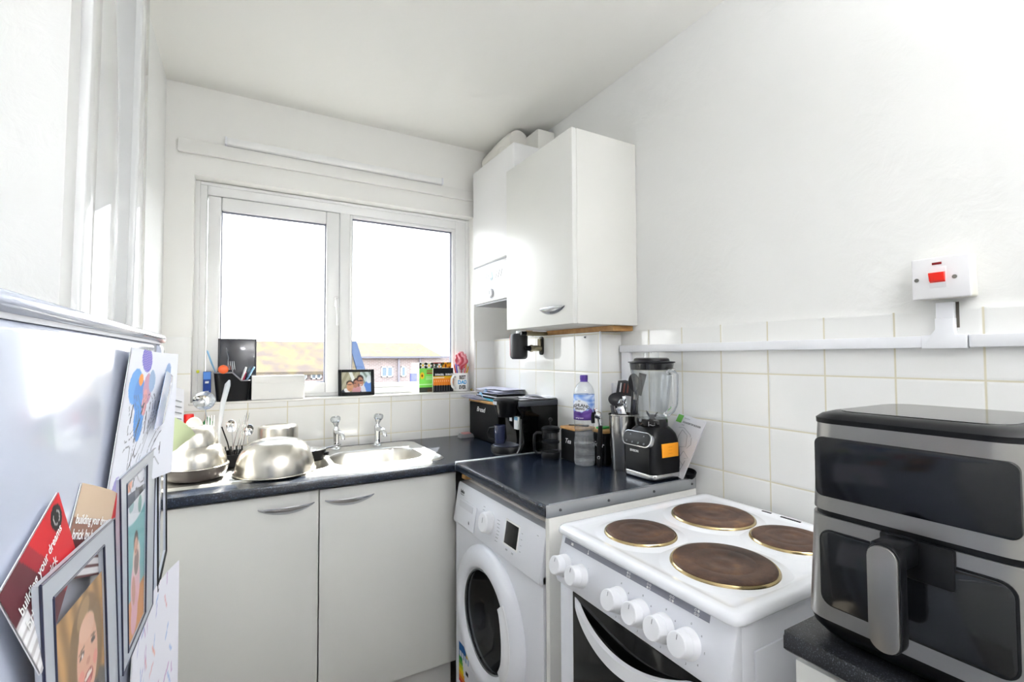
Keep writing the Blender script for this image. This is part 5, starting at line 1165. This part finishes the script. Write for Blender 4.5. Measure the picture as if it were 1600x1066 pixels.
# colouring sheet
def seg(u, v, a, b_):
    d = ((b_[0]-a[0])**2+(b_[1]-a[1])**2); k = max(0, min(1, ((u-a[0])*(b_[0]-a[0])+(v-a[1])*(b_[1]-a[1]))/d))
    return math.hypot(u-a[0]-k*(b_[0]-a[0]), v-a[1]-k*(b_[1]-a[1]))
rs = random.Random(3)
STR = []
for k in range(34):
    a = (rs.uniform(.15, .75), rs.uniform(.03, .6)); an = rs.uniform(.7, 1.5); l_ = rs.uniform(.06, .2)
    STR.append((a, (a[0]+l_*math.cos(an), a[1]+l_*math.sin(an)*1.2), rs.choice((.005, .006, .009))))
def colouring(u, v):
    c = (.93, .94, .98)
    for cx, cy, rx, ry, a, col in ((.40, .93, .14, .10, -15, '6b66c8'), (.20, .72, .14, .13, 0, '6aa6e6'), (.30, .66, .12, .13, 20, '5b93dc'), (.34, .50, .10, .17, 10, '5d9be2'), (.48, .70, .11, .12, 0, 'c99ab4'), (.58, .76, .08, .09, 0, '9db7d8'), (.30, .77, .05, .045, 0, 'f39a3c'), (.44, .60, .06, .1, 0, 'e0a3a8'), (.84, .66, .06, .26, -8, '8ea6cf'), (.10, .06, .06, .10, 0, 'a9a3d6'), (.32, .06, .05, .05, 0, 'f0b8a0')):
        dx, dy = u-cx, v-cy; ca, sa = math.cos(R(a)), math.sin(R(a))
        if ((dx*ca+dy*sa)/rx)**2+((dy*ca-dx*sa)/ry)**2 < 1: c = lin2(col)
    if math.hypot((u-.40)/.14, (v-.93)/.1) < .95 and (abs(math.sin((u*2+v)*40)) < .16): c = (.86, .72, .93)
    if v < .66 and .12 < u < .82:
        w_ = math.sin(17*u+2.2*math.sin(9*v))+math.sin(11*v*.8+3*math.sin(5*u)+4*u)
        if abs(w_-.2) < .07 or abs(w_+.9) < .07 or abs(w_-1.1) < .06: c = (.40, .41, .46)
    for a, b_, w_ in STR[:9]:
        if seg(u, v, a, b_) < w_ and v < .6: c = (.26, .27, .32)
    return c
sheetthing('colouring_sheet', 'partly coloured drawing in blue and purple high on the fridge side', 'drawing', [(-1.868, 1.150), (-1.612, 1.125), (-1.565, 1.266), (-1.783, 1.271)], colouring, 110, 110, group='drawings on the fridge',
           curl=lambda u, v: .002+.013*max(0, (u-.6)/.4)**1.6)
sheetthing('foil_strip', 'glossy clear plastic sleeve edge curling off the colouring sheet', 'sleeve', [(-1.707, 1.188), (-1.636, 1.191), (-1.540, 1.228), (-1.622, 1.246)], None, 10, 10, dx=.013, curl=lambda u, v: .003*math.sin(u*PI))
bpy.data.objects['foil_strip'].children[0].data.materials[0] = mat('silvery_plastic_sleeve', 'a9bbdc', .12, coat=.8)
t = thing('green_note', 'pale green paper note sticking out past the fridge edge', 'note', (FX, -1.55, 1.12))
GP = mat('pale_green_paper', 'd3e0ad', .6)
P0 = Vector((FX+.009, -1.605, 1.196)); P1 = Vector((FX+.009, -1.640, 1.150)); P2 = Vector((-1.366, -1.500, 1.1525)); P3 = Vector((-1.382, -1.545, 1.143))
obj('sheet', B().sheet(lambda u, v: (P0*(1-v)+P1*v)*(1-u)+(P2*(1-v)+P3*v)*u+Vector((.005*math.sin(PI*u), 0, 0)), 10, 8, thick=.0005), GP, t)
t = thing('white_note', 'white handwritten note behind the green one on the fridge', 'note', (FX, -1.56, 1.17))
nf = lambda u, v: Vector((FX+.004+.018*u, -1.595+.072*u, 1.165+.065*v-.012*u))
obj('sheet', B().sheet(nf, 6, 6, thick=.0004), PAPER, t)
for k in range(4): obj('line_print', B().tube([nf(.35, .75-.12*k)+Vector((.001, 0, 0)), nf(.85, .73-.12*k)+Vector((.001, 0, 0))], .0006, 5), GREYI, t)
# cards
def cardc(u, v):
    c = lin2('c8222b')
    if u+.35*(v-.5) < .46: c = lin2('5b2830')
    elif u+.35*(v-.5) < .60: c = lin2('9a2430')
    if u < .16 and v < .62: c = (.92, .92, .93) if int(v*26) % 3 else (.75, .74, .75)
    d = math.hypot((u-.86)*1.45, v-.80)
    if d < .15: c = (.09, .08, .09)
    if .07 < d < .085 and v < .86: c = (.8, .8, .8)
    return c
def cardtext(t, f, items, sc_):
    for s_, size, u0, v0, W_, H_ in items:
        text('lettering', s_, size, None, (1, 0, 0), (0, 1, 0), WHITEI, t, ext=.00004, bold=.0001, align='LEFT', fn=lambda x, y, z: f(u0+x/W_, v0+y/H_)+Vector((.001+z, 0, 0)))
c1 = [(-2.009, 1.114), (-1.930, 1.143), (-1.967, 1.189), (-2.039, 1.164)]
t, f = sheetthing('business_card', 'red and brown card at the left edge of the fridge side', 'card', c1, cardc, 84, 56, group='builder cards on the fridge', dx=.004, curl=lambda u, v: .006*(1-u)*(1-v))
cardtext(t, f, (('building your dreams', .0078, .08, .66, .084, .055), ('brick by brick', .0088, .08, .48, .084, .055)), 1)
def cardc2(u, v):
    if u < .55: c = (lin2('c9b29a') if v > .62 else lin2('8f6a5c')) if v > .42 else lin2('5b2f33')
    else: c = lin2('c41f28')
    if v < .30 and u < .5: c = (.9, .9, .91) if int(v*30) % 3 else lin2('5b2f33')
    d = math.hypot((u-.80)*1.9, v-.76)
    if d < .17: c = (.1, .09, .1)
    if .62 < u < .9 and .10 < v < .26 and (int(u*60)+int(v*40)) % 2: c = (.35, .1, .12)
    return c
c2 = [(-1.953, 1.136), (-1.821, 1.091), (-1.776, 1.136), (-1.908, 1.181)]
t, f = sheetthing('business_card', 'creased tan and red card tucked behind the nearer photo frame', 'card', c2, cardc2, 90, 60, group='builder cards on the fridge', dx=.001, curl=lambda u, v: .005*math.sin(PI*min(1, u*1.1)))
cardtext(t, f, (('building your dreams', .0075, .02, .60, .14, .052), ('brick by brick', .0080, .02, .44, .14, .052)), 1)
# magnetic photo frames
FRM = mat('silver_grey_frame', 'b4bac4', .35)
POCK = clear('clear_photo_pocket', (.98, .98, .985), .06, 1.45, gain=.25)
def photoframe(lab, c, bw, bh, photo, pu, m_frame, edge, dx=.012, nuv=(70, 100), pm=None, group='magnetic frames on the fridge'):
    t = thing('magnetic_photo_frame', lab, 'photo frame', (FX, (c[0][0]+c[1][0])/2, c[0][1]), group)
    f = quad(c, dx=dx); bl_, br2 = bw[0], 1-bw[1]
    b = B()
    for (u0, u1, v0, v1) in ((0, bl_, 0, 1), (br2, 1, 0, 1), (bl_, br2, 0, bh), (bl_, br2, 1-bh, 1)):
        b.sheet(lambda u, v: f(u0+(u1-u0)*u, v0+(v1-v0)*v), 2, 2, thick=.003)
    obj('border', b, m_frame, t)
    b = B()
    for a, d_ in (((0, 0), (1, 0)), ((1, 0), (1, 1)), ((1, 1), (0, 1)), ((0, 1), (0, 0)), ((bl_, bh), (br2, bh)), ((br2, bh), (br2, 1-bh)), ((br2, 1-bh), (bl_, 1-bh)), ((bl_, 1-bh), (bl_, bh))):
        b.tube([f(*a)+Vector((.0002, 0, 0)), f(*d_)+Vector((.0002, 0, 0))], .0007, 6)
    obj('edge_trim', b, edge, t)
    if photo: obj('photograph', B().sheet(lambda u, v: f(bl_+(br2-bl_)*u, bh+(pu-bh)*v)+Vector((-.0015, 0, 0)), nuv[0], nuv[1], photo), PICG, t)
    obj('pocket', B().sheet(lambda u, v: f(bl_+(br2-bl_)*u, bh+(1-2*bh)*v)+Vector((-.0005, 0, 0)), 2, 2), POCK, t)
    return t
def planks(u, v): return tuple(x*(.86+.14*math.sin(u*26+1.5*math.sin(v*7))) for x in (.78, .61, .40))
child = paint(planks, [(.50, .06, .62, .16, 0, '6a6560'), (.25, .03, .08, .07, 0, '3d3a3a'), (.70, .05, .08, .07, 0, 'b0a7a0'), (.50, 0.250, .62, .22, 0, '6a6560'), (.18, 0.190, .06, .08, 0, 'b0a7a0'), (.34, 0.250, .06, .08, 0, '3d3a3a'), (.66, 0.230, .07, .09, 0, 'c3b9b4'), (.82, 0.270, .06, .08, 0, '3f3c3b'), (.50, 0.180, .07, .06, 0, 'a59b95'), (.92, 0.190, .06, .08, 0, 'aaa19c'),
    (.60, 0.770, .37, .27, 0, '84694a'), (.38, 0.550, .17, .30, 10, '876c4c'), (.84, 0.630, .13, .28, -8, '8a7050'), (.55, 0.930, .16, .08, 20, 'a5865e'),
    (.62, 0.610, .255, .30, 0, 'e3b39a'), (.62, 0.810, .19, .09, 0, 'e8bda6'), (.49, 0.670, .06, .020, 8, '4a3b38'), (.76, 0.670, .06, .020, -8, '4a3b38'), (.49, 0.705, .075, .012, 10, '8a6a54'), (.76, 0.705, .075, .012, -10, '8a6a54'), (.50, 0.665, .02, .012, 0, 'f2ecea'), (.63, 0.580, .05, .025, 0, 'cf937d'), (.46, 0.530, .07, .05, 0, 'e79a8c'), (.80, 0.530, .06, .05, 0, 'e79a8c'), (.62, 0.465, .12, .058, 0, 'a4443f'), (.62, 0.482, .095, .020, 0, 'f6efe8'), (.62, 0.435, .06, .02, 0, 'd5787a')])
photoframe('silver framed photo of a laughing toddler, nearest on the fridge side', [(-1.976, .955), (-1.820, .940), (-1.864, 1.144), (-2.012, 1.156)], (.11, .21), .06, (lambda u, v: child(.62+(u-.62)/.9, .67+(v-.76)/.62)), .85, FRM, mat('navy_frame_edge', '23273f', .4), .010, (90, 130))
def teal(u, v): return (.47, .72, .74) if v > .30 else (.83, .56, .30)
kneel = paint(teal, [(.5, .96, .6, .12, 0, 'e6eaf2'), (.3, .99, .12, .05, 0, '9fc3c9'), (.72, .93, .1, .07, 0, '86b3ad'), (.08, .50, .06, .22, 0, 'cf8a5a'), (.5, .36, .26, .22, 0, 'e6b8c4'), (.44, .16, .20, .15, 20, 'e0aebd'), (.55, .55, .20, .14, 0, 'e9d5cf'), (.40, .34, .09, .12, 20, 'c98f80'), (.55, .52, .13, .1, 0, '8a6a66'), (.52, .68, .12, .085, 0, '4d3b38'), (.52, .645, .095, .07, 0, 'd9a58e'), (.52, .61, .04, .012, 0, 'a85f58')])
photoframe('silver framed photo of a person in pink, middle of the fridge side', [(-1.807, 1.0), (-1.656, .991), (-1.656, 1.162), (-1.835, 1.166)], (.14, .30), .055, kneel, .80, FRM, mat('navy_frame_edge', '23273f'), .008, (60, 100))
photoframe('narrow clear frame with black edge, farthest on the fridge side', [(-1.602, .982), (-1.527, 1.004), (-1.549, 1.158), (-1.625, 1.157)], (.06, .06), .03, None, .9, mat('pale_clear_border', 'd9dee8', .15), INK, .006)
rs2 = random.Random(5)
ST2 = [((rs2.uniform(.1, .95), rs2.uniform(.05, .98)), rs2.uniform(0, 3.1), rs2.uniform(.03, .09), rs2.choice(('e3b3bd', 'b6b3dd', 'c9a6cf', 'a9bfe6', 'e9a9a0'))) for _ in range(60)]
def scrib(u, v):
    c = (.93, .93, .97)
    if abs(u-.55) < .03 and v < .55: c = (.72, .84, .95)
    if abs(u-.42-.1*v) < .03 and v < .5: c = (.78, .92, .82)
    for a, an, l_, col in ST2:
        if seg(u, v, a, (a[0]+l_*math.cos(an), a[1]+l_*math.sin(an))) < .006: c = lin2(col)
    return c
sheetthing('child_drawing', 'white paper with faint crayon scribbles low on the fridge side', 'drawing', [(-1.80, .70), (-1.515, .70), (-1.530, .990), (-1.74, .990)], scrib, 110, 110, group='drawings on the fridge', dx=.004, curl=lambda u, v: .016*max(0, (u-.5)/.5)**2)
# ---------------------------------------------------------------- light and camera
wd = bpy.data.worlds.new('sky'); SC.world = wd; wd.use_nodes = True; nt = wd.node_tree
bg = nt.nodes['Background']
tc = nt.nodes.new('ShaderNodeTexCoord'); sp = nt.nodes.new('ShaderNodeSeparateXYZ'); nt.links.new(tc.outputs['Generated'], sp.inputs[0])
rp = nt.nodes.new('ShaderNodeValToRGB'); e = rp.color_ramp.elements
e[0].position = .48; e[0].color = (.33, .31, .28, 1); e[1].position = .52; e[1].color = (1, 1, 1, 1)
q = e.new(.9); q.color = (.72, .84, 1, 1)
z = math_node(nt, 'MULTIPLY_ADD', sp.outputs['Z'], .5, .5); nt.links.new(z, rp.inputs['Fac']); nt.links.new(rp.outputs['Color'], bg.inputs['Color'])
bg.inputs['Strength'].default_value = SKY
su = bpy.data.lights.new('sun', 'SUN'); su.energy = SUN; su.angle = R(.6); su.color = (1, .95, .86)
so = bpy.data.objects.new('sun', su); COL.objects.link(so); so.location = (3, 6, 7)
sd = Vector((.312, .592, .743)).normalized()
so.rotation_euler = sd.to_track_quat('Z', 'Y').to_euler()
# two added fill lights, unseen behind the camera, shaped as ceiling lamp and floor uplighter
lt = thing('added_ceiling_fill', 'added round white ceiling fill light behind the camera', 'fill light', (-.95, -3.2, 2.32))
obj('base', B().cyl((-.95, -3.2, 2.355), (-.95, -3.2, 2.38), .2, seg=40), PLASTW, lt)
obj('diffuser', B().lathe([(0, -.05), (.1, -.045), (.165, -.025), (.185, .0), (.185, .01), (0, .01)], (-.95, -3.2, 2.345), seg=40), mat('fill_diffuser', 'ffffff', .5, emit='f7f8ff', estr=CEIL_FILL), lt)
fl_ = thing('added_floor_fill', 'added floor fill uplighter behind the camera near the right wall', 'fill light', (-.45, -3.0, FZ))
obj('base', B().lathe([(0, 0), (.14, 0), (.14, .02), (.02, .03), (0, .03)], (-.45, -3.0, FZ), seg=40), GREYM, fl_)
obj('pole', B().cyl((-.45, -3.0, FZ+.02), (-.45, -3.0, 1.62), .013), GREYM, fl_)
obj('shade', B().lathe([(.02, 0), (.10, .04), (.17, .12), (.175, .12), (.11, .035), (.02, -.01)], (-.45, -3.0, 1.62), seg=48, closed=True), PLASTW, fl_)
obj('bulb', B().lathe([(0, 0), (.09, .0), (.09, .012), (0, .014)], (-.45, -3.0, 1.68), seg=32), mat('floor_fill_bulb', 'ffffff', .5, emit='f8faff', estr=FLOOR_FILL), fl_)
cd = bpy.data.cameras.new('camera'); co = bpy.data.objects.new('camera', cd); COL.objects.link(co); SC.camera = co
cd.sensor_width = 36; cd.sensor_fit = 'HORIZONTAL'; cd.lens = 744.83/1600*36; cd.clip_start = .02; cd.clip_end = 400
yaw, pit, rol = .5161, .0326, -.0042
f = Vector((math.sin(yaw)*math.cos(pit), math.cos(yaw)*math.cos(pit), math.sin(pit))); r = Vector((math.cos(yaw), -math.sin(yaw), 0)); u = r.cross(f)
r2 = r*math.cos(rol)+u*math.sin(rol); u2 = u*math.cos(rol)-r*math.sin(rol)
M = Matrix((r2, u2, -f)).transposed().to_4x4(); M.translation = C0; co.matrix_world = M
v = SC.view_settings; SC.display_settings.display_device = 'sRGB'
v.view_transform = 'Standard'; v.look = 'None'; v.exposure = EXPO; v.gamma = 1; v.use_curve_mapping = False
